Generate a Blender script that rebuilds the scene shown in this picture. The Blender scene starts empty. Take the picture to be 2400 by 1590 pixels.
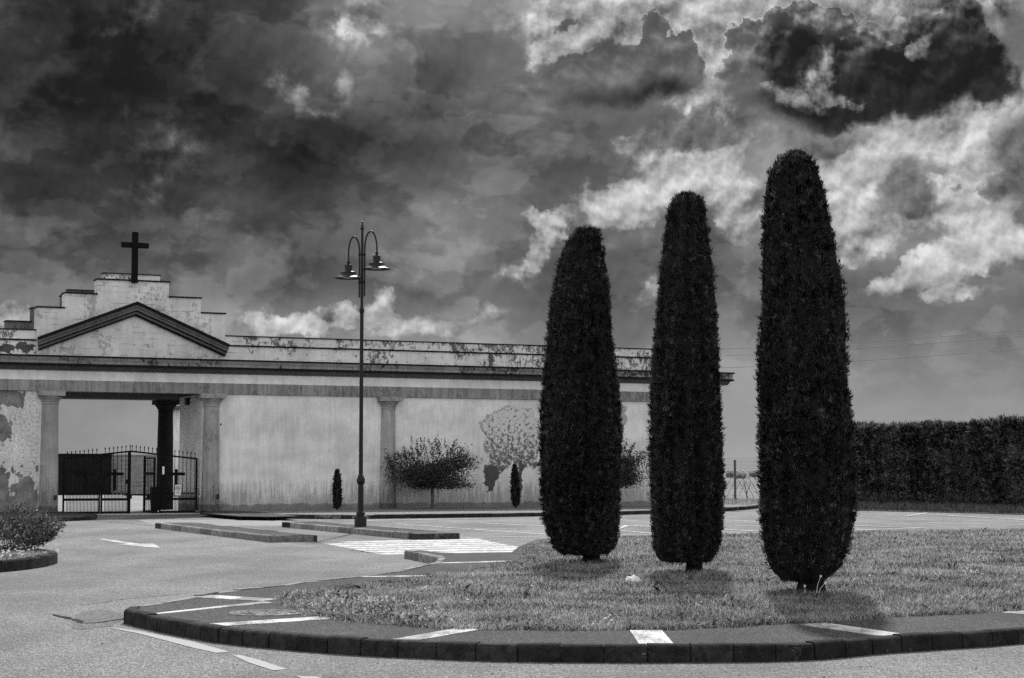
import bpy, bmesh, math, random
import numpy as np
from mathutils import Vector, Matrix, geometry

random.seed(7)
rng = np.random.default_rng(11)
C = bpy.context.scene.collection
PI = math.pi

# ------------------------------------------------------------------ camera
F = 4250.0            # focal length in pixels of the 2400 px wide frame
EYE = 1.5
PITCH = math.atan(305.0 / F)
cam = bpy.data.cameras.new('camera')
cam.sensor_width = 36.0
cam.lens = F / 2400.0 * 36.0
cam.clip_start = 0.1
cam.clip_end = 9000
co = bpy.data.objects.new('camera', cam)
co.location = (0, 0, EYE)
co.rotation_euler = (PI / 2 + PITCH, 0, 0)
C.objects.link(co)
bpy.context.scene.camera = co


def ray(px, py):
    a = (px - 1200) / F
    b = (795 - py) / F
    return np.array([a, math.cos(PITCH) - b * math.sin(PITCH), math.sin(PITCH) + b * math.cos(PITCH)])


def gp(px, py, z=0.0):
    """surveyed ground position of a point of the photograph, at height z"""
    r = ray(px, py)
    t = (z - EYE) / r[2]
    return (float(r[0] * t), float(r[1] * t))


def at_depth(px, py, D):
    r = ray(px, py)
    t = D / r[1]
    return (float(r[0] * t), D, float(EYE + r[2] * t))


# facade frame: origin at the gate's right column, x along the facade, y into the building
FA = math.radians(24.56)
FO = (-10.244, 61.674)


def fw(t, dep):
    return (FO[0] + t * math.cos(FA) - dep * math.sin(FA), FO[1] + t * math.sin(FA) + dep * math.cos(FA))


# ------------------------------------------------------------------ node helper
class G:
    def __init__(self, tree):
        self.t = tree
        self.n = tree.nodes
        self.l = tree.links

    def node(self, typ, **kw):
        x = self.n.new(typ)
        for k, v in kw.items():
            setattr(x, k, v)
        return x

    def put(self, sock, v):
        if isinstance(v, bpy.types.NodeSocket):
            self.l.new(v, sock)
        elif v is not None:
            try:
                sock.default_value = v
            except Exception:
                sock.default_value = (v, v, v, 1.0) if len(sock.default_value) == 4 else (v, v, v)

    def m(self, op, a, b=None, c=None, clamp=False):
        x = self.node('ShaderNodeMath', operation=op, use_clamp=clamp)
        self.put(x.inputs[0], a)
        if b is not None:
            self.put(x.inputs[1], b)
        if c is not None:
            self.put(x.inputs[2], c)
        return x.outputs[0]

    def add(self, a, b): return self.m('ADD', a, b)
    def sub(self, a, b): return self.m('SUBTRACT', a, b)
    def mul(self, a, b): return self.m('MULTIPLY', a, b)
    def mad(self, a, b, c): return self.m('MULTIPLY_ADD', a, b, c)

    def mr(self, v, a, b, c=0.0, d=1.0, smooth=True):
        x = self.node('ShaderNodeMapRange', interpolation_type='SMOOTHSTEP' if smooth else 'LINEAR')
        x.clamp = True
        for i, q in enumerate((v, a, b, c, d)):
            self.put(x.inputs[i], q)
        return x.outputs[0]

    def mix(self, f, a, b):
        x = self.node('ShaderNodeMix', data_type='FLOAT', clamp_factor=True)
        self.put(x.inputs[0], f)
        self.put(x.inputs[2], a)
        self.put(x.inputs[3], b)
        return x.outputs[0]

    def noise(self, vec, scale, detail=4.0, rough=0.55, dist=0.0, out=0):
        x = self.node('ShaderNodeTexNoise', noise_dimensions='3D')
        self.put(x.inputs['Vector'], vec)
        x.inputs['Scale'].default_value = scale
        x.inputs['Detail'].default_value = detail
        x.inputs['Roughness'].default_value = rough
        x.inputs['Distortion'].default_value = dist
        return x.outputs[out]

    def voro(self, vec, scale, feature='F1', out='Distance'):
        x = self.node('ShaderNodeTexVoronoi', feature=feature)
        self.put(x.inputs['Vector'], vec)
        x.inputs['Scale'].default_value = scale
        return x.outputs[out]

    def vm(self, op, a, b=None, s=None):
        x = self.node('ShaderNodeVectorMath', operation=op)
        self.put(x.inputs[0], a)
        if b is not None:
            self.put(x.inputs[1], b)
        if s is not None:
            self.put(x.inputs['Scale'], s)
        return x.outputs[0]

    def sep(self, v):
        x = self.node('ShaderNodeSeparateXYZ')
        self.put(x.inputs[0], v)
        return x.outputs

    def comb(self, a, b, c):
        x = self.node('ShaderNodeCombineXYZ')
        for i, q in enumerate((a, b, c)):
            self.put(x.inputs[i], q)
        return x.outputs[0]

    def blob(self, vec, cx, cy, rx, ry, rot=0.0):
        """1 at the centre of an ellipse, 0 at its edge and beyond"""
        x = self.node('ShaderNodeMapping', vector_type='TEXTURE')
        self.put(x.inputs['Vector'], vec)
        x.inputs['Location'].default_value = (cx, cy, 0)
        x.inputs['Rotation'].default_value = (0, 0, rot)
        x.inputs['Scale'].default_value = (rx, ry, 1)
        y = self.node('ShaderNodeTexGradient', gradient_type='SPHERICAL')
        self.put(y.inputs[0], x.outputs[0])
        return y.outputs['Fac']


def new_mat(name):
    m = bpy.data.materials.new(name)
    m.use_nodes = True
    g = G(m.node_tree)
    b = m.node_tree.nodes['Principled BSDF']
    return m, g, b


def coords(g, kind='Object'):
    return g.node('ShaderNodeTexCoord').outputs[kind]


def bump(g, b, h, strength=0.3, dist=0.01):
    x = g.node('ShaderNodeBump')
    x.inputs['Strength'].default_value = strength
    x.inputs['Distance'].default_value = dist
    g.put(x.inputs['Height'], h)
    g.l.new(x.outputs[0], b.inputs['Normal'])


def plain(name, col, rough=0.7, metal=0.0, var=0.15, scale=8.0, spec=.25):
    m, g, b = new_mat(name)
    n = g.noise(coords(g), scale, 5)
    g.put(b.inputs['Base Color'], g.mul(g.mr(n, .3, .7, 1 - var, 1 + var), col))
    b.inputs['Roughness'].default_value = rough
    b.inputs['Metallic'].default_value = metal
    b.inputs['Specular IOR Level'].default_value = spec
    return m


def leaf_mat(name, c0, c1, trans, t0=0.25, gloss=0.0, strand=None, attr=False):
    """leaf: diffuse front, light passing through, each leaf its own tone"""
    m = bpy.data.materials.new(name)
    m.use_nodes = True
    g = G(m.node_tree)
    g.n.clear()
    out = g.node('ShaderNodeOutputMaterial')
    geo = g.node('ShaderNodeNewGeometry')
    r = geo.outputs['Random Per Island']
    pos = coords(g)
    cl = g.noise(pos if strand is None else g.vm('MULTIPLY', pos, strand), 3.0, 4)
    r2 = g.mad(g.sub(cl, .5),   .9 if strand is None else (2.6 if strand[2] > 1 else 1.7), r)
    if attr:
        at = g.node('ShaderNodeAttribute')
        at.attribute_name = 'leaf_tone'
        r2 = g.mad(g.sub(cl, .5), .5, g.mad(g.sub(r, .5), .25, at.outputs['Fac']))
    col = g.mr(r2, 0, 1.15, c0, c1, smooth=False)
    d = g.node('ShaderNodeBsdfDiffuse')
    g.put(d.inputs[0], col)
    t = g.node('ShaderNodeBsdfTranslucent')
    g.put(t.inputs[0], g.mul(col, trans))
    mx = g.node('ShaderNodeMixShader')
    mx.inputs[0].default_value = t0
    g.l.new(d.outputs[0], mx.inputs[1])
    g.l.new(t.outputs[0], mx.inputs[2])
    last = mx
    if gloss > 0:
        gl = g.node('ShaderNodeBsdfGlossy')
        gl.inputs['Roughness'].default_value = .45
        gl.inputs[0].default_value = (.5, .5, .5, 1)
        m2 = g.node('ShaderNodeMixShader')
        m2.inputs[0].default_value = gloss
        g.l.new(mx.outputs[0], m2.inputs[1])
        g.l.new(gl.outputs[0], m2.inputs[2])
        last = m2
    g.l.new(last.outputs[0], out.inputs[0])
    return m


# ------------------------------------------------------------------ materials
def asphalt(name, base, speck, big=.18, spec=.3):
    m, g, b = new_mat(name)
    v = coords(g)
    vs_ = g.vm('MULTIPLY', v, (1.0, .5, 1))
    fine = g.noise(vs_, 62, 2, .8)
    fine2 = g.noise(vs_, 24, 3, .8)
    coarse = g.mr(g.noise(g.vm('MULTIPLY', v, (1, .38, 1)), 9, 4, .8), .38, .62, 1 - .19 * speck, 1 + .19 * speck, smooth=False)
    large = g.noise(v, .35, 5, .6)
    mid = g.noise(g.vm('MULTIPLY', v, (1.0, .45, 1)), 1.4, 5, .6)
    stone = g.mr(fine, .38, .62, 1 - speck, 1 + speck, smooth=False)
    stone2 = g.mr(fine2, .36, .64, 1 - speck * .6, 1 + speck * .6, smooth=False)
    patchy = g.mr(g.noise(g.vm('MULTIPLY', v, (1.0, .42, 1)), .42, 7, .64), .36, .64, .62, 1.24)
    stone2 = g.mul(g.mul(stone2, coarse), patchy)
    wear = g.mad(g.sub(large, .5), big * 2.2, g.mad(g.sub(mid, .5), big * 1.6, 1.0))
    pit = g.mr(g.noise(v, 22, 2, .5), .68, .72, 1.0, .35)
    c = g.mul(g.mul(g.mul(stone, stone2), wear), g.mul(pit, base))
    g.put(b.inputs['Base Color'], g.m('MAXIMUM', c, .01))
    b.inputs['Roughness'].default_value = .8
    b.inputs['Specular IOR Level'].default_value = spec
    bump(g, b, g.add(fine, fine2), .8, .02)
    return m


M = {}
M['asphalt'] = asphalt('worn_asphalt', .108, .95, .22)
M['patch'] = asphalt('dark_asphalt_patch', .070, .95, .4)
M['path'] = asphalt('pavement_asphalt', .038, .95, .5, .12)


def mk_kerb(name, base, damp=.35):
    m, g, b = new_mat(name)
    v = coords(g)
    geo = g.node('ShaderNodeNewGeometry')
    per = g.mr(geo.outputs['Random Per Island'], 0, 1, .62, 1.38, smooth=False)
    n1 = g.noise(v, 9, 6, .65)
    n2 = g.noise(v, 60, 3, .6)
    lich = g.mr(g.noise(v, 20, 3, .7), .68, .74, 1.0, 4.5)
    c = g.mul(g.mul(g.mr(n1, .3, .7, 1 - damp, 1.2), g.mr(n2, .3, .7, .75, 1.2)), g.mul(per, base))
    g.put(b.inputs['Base Color'], g.mul(c, lich))
    b.inputs['Roughness'].default_value = .95
    b.inputs['Specular IOR Level'].default_value = .12
    bump(g, b, g.add(n1, n2), .6, .01)
    return m


M['kerb'] = mk_kerb('shade_dark_concrete_kerb', .030, .6)  # shade on the road-facing kerb sides is put into this dark colour
M['kerb_pale'] = mk_kerb('pale_concrete_kerb', .20, .4)

m, g, b = new_mat('worn_white_paint')
v = g.vm('MULTIPLY', coords(g), (1.0, .22, 1))
w = g.noise(v, 9, 6, .7)
w2 = g.noise(v, 60, 3, .6)
big = g.noise(g.vm('MULTIPLY', v, (1, 2.5, 1)), 1.6, 5, .7)
chip = g.mr(g.mad(w2, .6, g.mad(big, .9, w)), 1.17, 1.29, 0, .92)
g.put(b.inputs['Base Color'], g.mix(chip, g.mr(w, .3, .7, .36, .26), .11))
b.inputs['Roughness'].default_value = .6
M['paint'] = m

m, g, b = new_mat('faded_white_paint')
v = g.vm('MULTIPLY', coords(g), (1.0, .4, 1))
w = g.noise(v, 5, 6, .7)
w2 = g.noise(v, 70, 3, .7)
chip = g.mr(g.mad(w2, .6, w), .80, 1.1, 0, .6)
g.put(b.inputs['Base Color'], g.mix(chip, .20, .12))
b.inputs['Roughness'].default_value = .7
M['paint_faded'] = m

m, g, b = new_mat('white_stone_strip')
v = g.vm('MULTIPLY', coords(g), (1.0, .4, 1))
w = g.noise(v, 3, 6, .6)
w2 = g.noise(v, 40, 3, .6)
st = g.mr(g.mad(w2, .6, w), .74, .92, 1, .3)
g.put(b.inputs['Base Color'], g.mul(g.mr(w, .3, .7, .44, .24), st))
b.inputs['Roughness'].default_value = .75
M['strip'] = m

m, g, b = new_mat('pale_gravel')
v = coords(g)
vd = g.voro(v, 22, out='Distance')
vc = g.node('ShaderNodeTexVoronoi')
g.put(vc.inputs['Vector'], v)
vc.inputs['Scale'].default_value = 22
tone = g.sep(vc.outputs['Color'])[0]
g.put(b.inputs['Base Color'], g.mul(g.mr(tone, 0, 1, .05, .42, smooth=False), g.mr(vd, .25, .6, 1.0, .25)))
b.inputs['Roughness'].default_value = .85
bump(g, b, g.sub(1.0, vd), 1.0, .03)
M['gravel'] = m

m, g, b = new_mat('courtyard_gravel')
v = coords(g)
n1 = g.noise(v, 14, 4, .7)
n2 = g.noise(v, .6, 4)
g.put(b.inputs['Base Color'], g.mul(g.mr(n1, .3, .7, .07, .24), g.mr(n2, .3, .7, .8, 1.15)))
b.inputs['Roughness'].default_value = .9
M['court'] = m


# weathered plaster of the cemetery building; object coords are (along facade, depth, height)
def plaster(name, base, mould=0.5, peel=False, boards=False, damp=True, streak=.11):
    m, g, b = new_mat(name)
    v = coords(g)
    x, y, z = g.sep(v)
    broad = g.noise(v, .55, 5, .6)
    cloud = g.noise(v, 2.3, 5, .6)
    st = g.noise(g.vm('MULTIPLY', v, (5.5, 5.5, .45)), 1.6, 5, .65)
    grain = g.noise(v, 26, 4, .7)
    c = g.mul(g.mr(broad, .3, .7, .80, 1.10), g.mr(cloud, .3, .7, .90, 1.07))
    c = g.mul(c, g.mr(st, .35, .75, 1.04, 1 - streak))
    c = g.mul(c, g.mr(grain, .35, .7, 1.03, .93))
    # pitting, denser towards the foot of the wall
    if damp:
        low = g.mr(z, .2, 3.2, 1.0, 0.0, smooth=False)
        pit = g.noise(g.vm('MULTIPLY', v, (1, 1, .5)), 17, 3, .75)
        thr = g.mad(low, -.075, .685)
        pm = g.mr(g.sub(pit, thr), 0, .03, 0, 1)
        c = g.mul(c, g.mad(pm, g.mad(low, -.35, -.12), 1.0))
        # rising damp with streaky upper edge
        run = g.noise(g.vm('MULTIPLY', v, (7, 7, .6)), 1.5, 4, .7)
        edge = g.mad(g.sub(run, .42), 2.6, .55)
        dm = g.mr(g.sub(z, edge), -.45, .45, 1, 0)
        c = g.mul(c, g.mad(g.mul(dm, g.mr(grain, .3, .65, .4, 1.0)), -.62, 1.0))
        pl = g.mr(g.mad(g.sub(cloud, .5), .25, z), .26, .34, 1, 0)
        c = g.mul(c, g.mad(pl, -.5, 1.0))
    # black mould freckles in clusters
    if mould > 0:
        cl = g.m('MINIMUM', g.add(g.mr(g.noise(v, .9, 3, .6), .44, .62, 0, 1), g.mr(x, 9.5, 11.5, 0, .55)), 1.0)
        fr = g.noise(g.vm('MULTIPLY', v, (1, 1, .7)), 9, 5, .8)
        mm = g.mul(g.mr(g.mad(cl, .17, fr), .62, .69, 0, 1), mould)
        c = g.mul(c, g.mad(mm, -.85, 1.0))
        run2 = g.noise(g.vm('MULTIPLY', v, (9, 9, .7)), 1.3, 4, .7)
        c = g.mul(c, g.mad(g.mul(g.mr(run2, .52, .72, 0, 1), g.mul(cl, mould)), -.45, 1.0))
    if name == 'mould_spotted_plaster':
        pw = g.vm('ADD', g.comb(x, z, 0), g.vm('SCALE', g.vm('SUBTRACT', g.noise(v, 5, 5, .7, out=1), (.5, .5, .5)), s=.5))
        fk = g.m('MAXIMUM', g.blob(pw, -6.8, 5.42, .34, .17), g.blob(pw, -6.22, 5.47, .36, .19))
        c = g.mul(c, g.mad(g.mr(fk, .12, .2, 0, 1), -.88, 1.0))
    if boards:
        # thin dark lines left by the shuttering boards
        zz = g.m('FRACT', g.mul(z, 5.2))
        ln = g.mr(g.m('ABSOLUTE', g.sub(zz, .5)), .02, .10, 1, 0)
        br = g.mr(g.noise(g.vm('MULTIPLY', v, (1.1, 1, 6)), 1.7, 3), .52, .6, 0, 1)
        c = g.mul(c, g.mad(g.mul(ln, br), -.5, 1.0))
    if name == 'stained_concrete_beam':
        jx = g.m('FRACT', g.mul(x, .37))
        jl = g.mr(g.m('ABSOLUTE', g.sub(jx, .5)), .0, .006, .45, 1)
        seg = g.noise(g.comb(g.m('FLOOR', g.add(g.mul(x, .37), .5)), 0, 0), 3.7, 0)
        c = g.mul(g.mul(c, jl), g.mr(seg, .3, .7, .8, 1.2))
    c = g.mul(c, base)
    if peel:
        wob = g.noise(v, 2.0, 6, .62)
        wb = g.sub(wob, .5)
        p2 = g.comb(x, z, 0)
        warped = g.vm('ADD', p2, g.vm('SCALE', g.vm('SUBTRACT', g.noise(v, 2.2, 5, .6, out=1), (.5, .5, .5)), s=.8))
        # bare rough render beyond the second bay
        r1 = g.m('MAXIMUM', g.m('MAXIMUM', g.blob(warped, 11.3, 3.0, 1.5, .85), g.blob(warped, 11.75, 2.25, .75, .85)),
                 g.blob(warped, 10.75, 2.45, .6, 1.3))
        r1 = g.add(r1, g.mul(wb, .5))
        ra = g.mr(r1, .12, .17, 0, 1)
        spk = g.noise(v, 7.5, 4, .8)
        rough = g.mr(spk, g.mr(z, 1.6, 3.6, .42, .52), g.mr(z, 1.6, 3.6, .50, .62), .56, .12)
        c = g.mix(ra, c, rough)
        rim = g.mul(g.mr(r1, .09, .12, 0, 1), g.mr(r1, .16, .20, 1, 0))
        c = g.mul(c, g.mad(g.mul(rim, g.mr(wob, .4, .55, .0, 1)), -.5, 1.0))
        hole = g.m('MAXIMUM', g.blob(warped, 10.42, 1.2, .32, .62), g.blob(warped, 11.55, 1.0, .2, .9))
        c = g.mix(g.mr(g.add(hole, g.mul(wb, .5)), .12, .17, 0, 1), c, g.mr(grain, .3, .7, .11, .045))
        # third bay: a crack and a lost corner of plaster
        r3 = g.blob(warped, 15.6, 3.4, .5, .9)
        c = g.mix(g.mr(r3, .2, .23, 0, 1), c, .34)
        # left wing: large flakes gone, grey undercoat in sight
        left = g.mr(x, -5.75, -5.68, 1, 0)
        dirty = g.mr(g.noise(v, 13, 5, .8), .46, .62, 1.0, .55)
        c = g.mul(c, g.mix(left, 1.0, dirty))
        fl = g.noise(g.vm('MULTIPLY', v, (1, 1, .8)), 1.55, 5, .55, .6)
        fl2 = g.m('MAXIMUM', g.m('MAXIMUM', g.blob(warped, -6.6, 3.75, .75, .5), g.blob(warped, -6.9, 2.8, .5, .8)),
                  g.m('MAXIMUM', g.blob(warped, -6.1, 1.0, .55, 1.1), g.blob(warped, -6.85, .9, .6, 1.0)))
        fm = g.mul(g.mr(g.add(g.mad(fl2, .45, fl), g.mul(wb, .25)), .66, .68, 0, 1), left)
        c = g.mix(fm, c, g.mul(g.mr(cloud, .3, .7, .10, .24), g.mr(grain, .35, .65, 1.2, .75)))
        # small losses near the columns
        sm = g.noise(v, 4.2, 3, .5)
        c = g.mix(g.mul(g.mr(sm, .735, .75, 0, 1), g.mr(z, 3.6, 3.9, 1, 0)), c, .12)
    g.put(b.inputs['Base Color'], g.m('MAXIMUM', c, .015))
    b.inputs['Roughness'].default_value = .9
    b.inputs['Specular IOR Level'].default_value = .2
    bump(g, b, g.add(grain, cloud), .35, .01)
    return m


M['plaster'] = plaster('weathered_plaster', .70, mould=.0, peel=True)
M['column'] = plaster('column_render', .34, mould=.35, streak=.22)
M['attic'] = plaster('mould_spotted_plaster', .66, mould=.95, boards=True, damp=False)
M['gable'] = plaster('board_marked_plaster', .62, mould=.45, boards=True, damp=False)
M['beam'] = plaster('stained_concrete_beam', .25, mould=.35, damp=False, streak=.4)
M['frieze'] = plaster('pale_frieze_plaster', .70, mould=.0, damp=False, streak=.06)
M['cornice'] = plaster('stained_cornice', .24, mould=.95, damp=False, streak=.35)
M['moulding'] = plaster('grey_moulding', .12, mould=.3, damp=False, streak=.2)
M['flashing'] = plain('dark_metal_flashing', .008, .7, 0, spec=.1)
M['ceiling'] = plain('porch_ceiling_plaster', .012, .9, spec=.1)  # shade inside the porch is put into this near-black ceiling colour
M['iron'] = plain('black_iron_paint', .004, .6, .0, spec=.08)
M['lamp'] = plain('dark_grey_lamp_paint', .010, .45, 0, .25, 20, spec=.2)
M['glass'] = plain('lamp_diffuser', .35, .3)
M['cross'] = plain('dark_stone_cross', .006, .8, spec=.08)
M['steel'] = plain('grey_steel', .1, .5, .5)
M['pole'] = plain('weathered_wood_pole', .10, .9)
M['wire'] = plain('power_cable', .03, .6)
M['bark'] = plain('dark_bark', .010, .95, 0, .4, 14, .1)
M['bark_pale'] = plain('grey_bark', .08, .95, 0, .4, 14)
M['paper'] = plain('white_paper', .85, .8, 0, .05)
M['signpaint'] = plain('sign_white', .7, .5, 0, .05)
M['ink'] = plain('sign_black', .02, .5)
M['sill'] = plain('pale_stone_sill', .4, .8)

m, g, b = new_mat('concrete_block_wall')
v = coords(g)
x, y, z = g.sep(v)
row = g.m('FRACT', g.mul(z, 4.0))
rl = g.mr(g.m('ABSOLUTE', g.sub(row, .5)), .44, .49, 1, .45)
n = g.noise(g.vm('MULTIPLY', v, (1, 1, 4)), 2.2, 5, .7)
g.put(b.inputs['Base Color'], g.mul(g.mul(rl, g.mr(n, .3, .7, .6, 1.3)), .26))
b.inputs['Roughness'].default_value = .95
M['blocks'] = m
M['darkstone'] = plain('dark_stone_cladding', .010, .8, 0, .4, 1.2, .1)

m, g, b = new_mat('field_soil')
v = coords(g)
n1 = g.noise(g.vm('MULTIPLY', v, (1, .15, 1)), .05, 5)
n2 = g.noise(v, .9, 5, .7)
g.put(b.inputs['Base Color'], g.mul(g.mr(n1, .3, .7, .09, .17), g.mr(n2, .3, .7, .75, 1.25)))
b.inputs['Roughness'].default_value = 1.0
M['field'] = m

m, g, b = new_mat('lawn_soil')
v = coords(g)
n1 = g.noise(v, 30, 4, .8)
n2 = g.noise(v, .9, 4)
g.put(b.inputs['Base Color'], g.mul(g.mr(n1, .32, .68, .03, .24), g.mr(n2, .3, .7, .6, 1.3)))
b.inputs['Roughness'].default_value = 1.0
bump(g, b, n1, 1.0, .03)
M['lawn'] = m

m, g, b = new_mat('cast_iron_cover')
v = coords(g)
w = g.voro(v, 19)
g.put(b.inputs['Base Color'], g.mr(w, .30, .48, .26, .004))
b.inputs['Roughness'].default_value = .6
b.inputs['Specular IOR Level'].default_value = .08
bump(g, b, g.sub(1.0, w), .25, .006)
M['cover'] = m

M['grass'] = leaf_mat('grass_blades', .03, .43, 1.4, .42, 0, (.45, .45, .45))
M['grass_dark'] = leaf_mat('verge_grass_blades', .03, .10, 1.3, .35)
M['cypress'] = leaf_mat('cypress_foliage', .004, .17, 1.8, .30, 0, (3.5, 3.5, 1.0), True)
M['core'] = plain('inner_foliage', .008, 1.0, 0, .3, 6)
M['hedge'] = leaf_mat('hedge_foliage', .008, .34, 1.5, .30, attr=True)
M['shrub'] = leaf_mat('shrub_leaves', .008, .07, 1.4, .30, .05)
M['bush'] = leaf_mat('bush_leaves', .010, .16, 1.4, .30, .06)
M['petal'] = leaf_mat('white_petals', .7, .85, 1.0, .3)
M['twig'] = plain('twig', .06, .9)
M['far'] = leaf_mat('hazed_far_foliage', .26, .36, 1.3, .35)  # distance haze is put into the leaf colour, paler than real foliage


# ------------------------------------------------------------------ geometry helpers
class MB:
    def __init__(self):
        self.v = []
        self.f = []
        self.smooth = []

    def addf(self, vs, fs, smooth=False):
        o = len(self.v)
        self.v += [tuple(map(float, p)) for p in vs]
        self.f += [tuple(i + o for i in f) for f in fs]
        self.smooth += [smooth] * len(fs)
        return self

    def box(self, x0, x1, y0, y1, z0, z1):
        vs = [(x0, y0, z0), (x1, y0, z0), (x1, y1, z0), (x0, y1, z0), (x0, y0, z1), (x1, y0, z1), (x1, y1, z1), (x0, y1, z1)]
        return self.addf(vs, [(0, 3, 2, 1), (4, 5, 6, 7), (0, 1, 5, 4), (1, 2, 6, 5), (2, 3, 7, 6), (3, 0, 4, 7)])

    def extr_x(self, prof, x0, x1):
        """closed profile of (y, z) run along x"""
        n = len(prof)
        vs = [(x0, p[0], p[1]) for p in prof] + [(x1, p[0], p[1]) for p in prof]
        fs = [(i, (i + 1) % n, n + (i + 1) % n, n + i) for i in range(n)] + [tuple(range(n))[::-1], tuple(range(n, 2 * n))]
        return self.addf(vs, fs)

    def extr_y(self, prof, y0, y1):
        """closed profile of (x, z) run along y"""
        n = len(prof)
        vs = [(p[0], y0, p[1]) for p in prof] + [(p[0], y1, p[1]) for p in prof]
        fs = [(i, (i + 1) % n, n + (i + 1) % n, n + i) for i in range(n)] + [tuple(range(n))[::-1], tuple(range(n, 2 * n))]
        return self.addf(vs, fs)

    def extr_z(self, pts, z0, z1):
        n = len(pts)
        vs = [(p[0], p[1], z0) for p in pts] + [(p[0], p[1], z1) for p in pts]
        fs = [(i, (i + 1) % n, n + (i + 1) % n, n + i) for i in range(n)]
        tri = geometry.tessellate_polygon([[Vector((p[0], p[1], 0)) for p in pts]])
        fs += [tuple(n + i for i in t) for t in tri] + [tuple(t)[::-1] for t in tri]
        return self.addf(vs, fs)

    def lathe(self, prof, cx=0, cy=0, seg=24, cap=True):
        n = len(prof)
        vs = []
        for r, z in prof:
            for k in range(seg):
                a = 2 * PI * k / seg
                vs.append((cx + r * math.cos(a), cy + r * math.sin(a), z))
        fs = []
        for i in range(n - 1):
            for k in range(seg):
                k2 = (k + 1) % seg
                fs.append((i * seg + k, i * seg + k2, (i + 1) * seg + k2, (i + 1) * seg + k))
        if cap:
            fs.append(tuple(range(seg))[::-1])
            fs.append(tuple((n - 1) * seg + k for k in range(seg)))
        return self.addf(vs, fs, True)

    def tube(self, pts, r, seg=8):
        pts = [Vector(p) for p in pts]
        rs = r if isinstance(r, (list, tuple)) else [r] * len(pts)
        vs = []
        ref = None
        for i, p in enumerate(pts):
            d = (pts[min(i + 1, len(pts) - 1)] - pts[max(i - 1, 0)]).normalized()
            if ref is None:
                ref = d.orthogonal().normalized()
            ref = (ref - d * ref.dot(d)).normalized()
            w = d.cross(ref)
            for k in range(seg):
                a = 2 * PI * k / seg
                q = p + (ref * math.cos(a) + w * math.sin(a)) * rs[i]
                vs.append(tuple(q))
        fs = []
        for i in range(len(pts) - 1):
            for k in range(seg):
                k2 = (k + 1) % seg
                fs.append((i * seg + k, i * seg + k2, (i + 1) * seg + k2, (i + 1) * seg + k))
        fs.append(tuple(range(seg))[::-1])
        fs.append(tuple((len(pts) - 1) * seg + k for k in range(seg)))
        return self.addf(vs, fs, True)

    def build(self, name, mat, parent=None, bevel=0.0):
        me = bpy.data.meshes.new(name)
        me.from_pydata(self.v, [], self.f)
        me.polygons.foreach_set('use_smooth', self.smooth)
        me.validate()
        bm = bmesh.new()
        bm.from_mesh(me)
        bmesh.ops.recalc_face_normals(bm, faces=bm.faces)
        bm.to_mesh(me)
        bm.free()
        if any(self.smooth):
            try:
                me.set_sharp_from_angle(angle=math.radians(40))
            except Exception:
                pass
        me.materials.append(mat)
        o = bpy.data.objects.new(name, me)
        C.objects.link(o)
        if parent:
            o.parent = parent
        if bevel > 0:
            bv = o.modifiers.new('edge', 'BEVEL')
            bv.width = bevel
            bv.segments = 2
            bv.limit_method = 'ANGLE'
        return o


def quads_obj(name, V, mat, parent=None, per=4, tone=None):
    """V: (n, per, 3) array of separate faces"""
    n = V.shape[0]
    me = bpy.data.meshes.new(name)
    me.vertices.add(n * per)
    me.vertices.foreach_set('co', V.reshape(-1).astype(np.float32))
    me.loops.add(n * per)
    me.loops.foreach_set('vertex_index', np.arange(n * per, dtype=np.int32))
    me.polygons.add(n)
    me.polygons.foreach_set('loop_start', np.arange(0, n * per, per, dtype=np.int32))
    me.polygons.foreach_set('loop_total', np.full(n, per, dtype=np.int32))
    me.update(calc_edges=True)
    if tone is not None:
        at = me.attributes.new('leaf_tone', 'FLOAT', 'FACE')
        at.data.foreach_set('value', np.asarray(tone, np.float32))
    me.materials.append(mat)
    o = bpy.data.objects.new(name, me)
    C.objects.link(o)
    if parent:
        o.parent = parent
    return o


def tufts(pos, dirs, k, L, W, fan=.35, spread=.012):
    """k leaves per tuft sharing one growing direction; returns quads and the index of each one's tuft"""
    n = len(pos)
    P = np.repeat(pos, k, 0) + rng.normal(0, spread, (n * k, 3))
    d = unit(np.repeat(dirs, k, 0) + rng.normal(0, fan, (n * k, 3)))
    idx = np.repeat(np.arange(n), k)
    s_ = unit(np.cross(d, rng.normal(0, 1, (n * k, 3))))
    ll = L * np.repeat(rng.uniform(.65, 1.25, n), k)[:, None] * rng.uniform(.5, 1.15, (n * k, 1))
    ww = W * rng.uniform(.7, 1.3, (n * k, 1))
    return np.stack([P, P + d * ll * .5 + s_ * ww, P + d * ll, P + d * ll * .5 - s_ * ww], 1), idx


def tag(o, label, cat=None, group=None, kind=None):
    o['label'] = label
    if cat:
        o['category'] = cat
    if group:
        o['group'] = group
    if kind:
        o['kind'] = kind
    return o


def struct(o, label=None, cat=None, group=None):
    o['kind'] = 'structure'
    if label:
        o['label'] = label
    if cat:
        o['category'] = cat
    if group:
        o['group'] = group
    return o


def thing(name, label, cat, loc=(0, 0, 0), rz=0.0, group=None):
    o = bpy.data.objects.new(name, None)
    o.empty_display_size = .2
    C.objects.link(o)
    o.location = loc
    o.rotation_euler = (0, 0, rz)
    return tag(o, label, cat, group)


def unit(a):
    return a / np.maximum(np.linalg.norm(a, axis=-1, keepdims=True), 1e-9)


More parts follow.
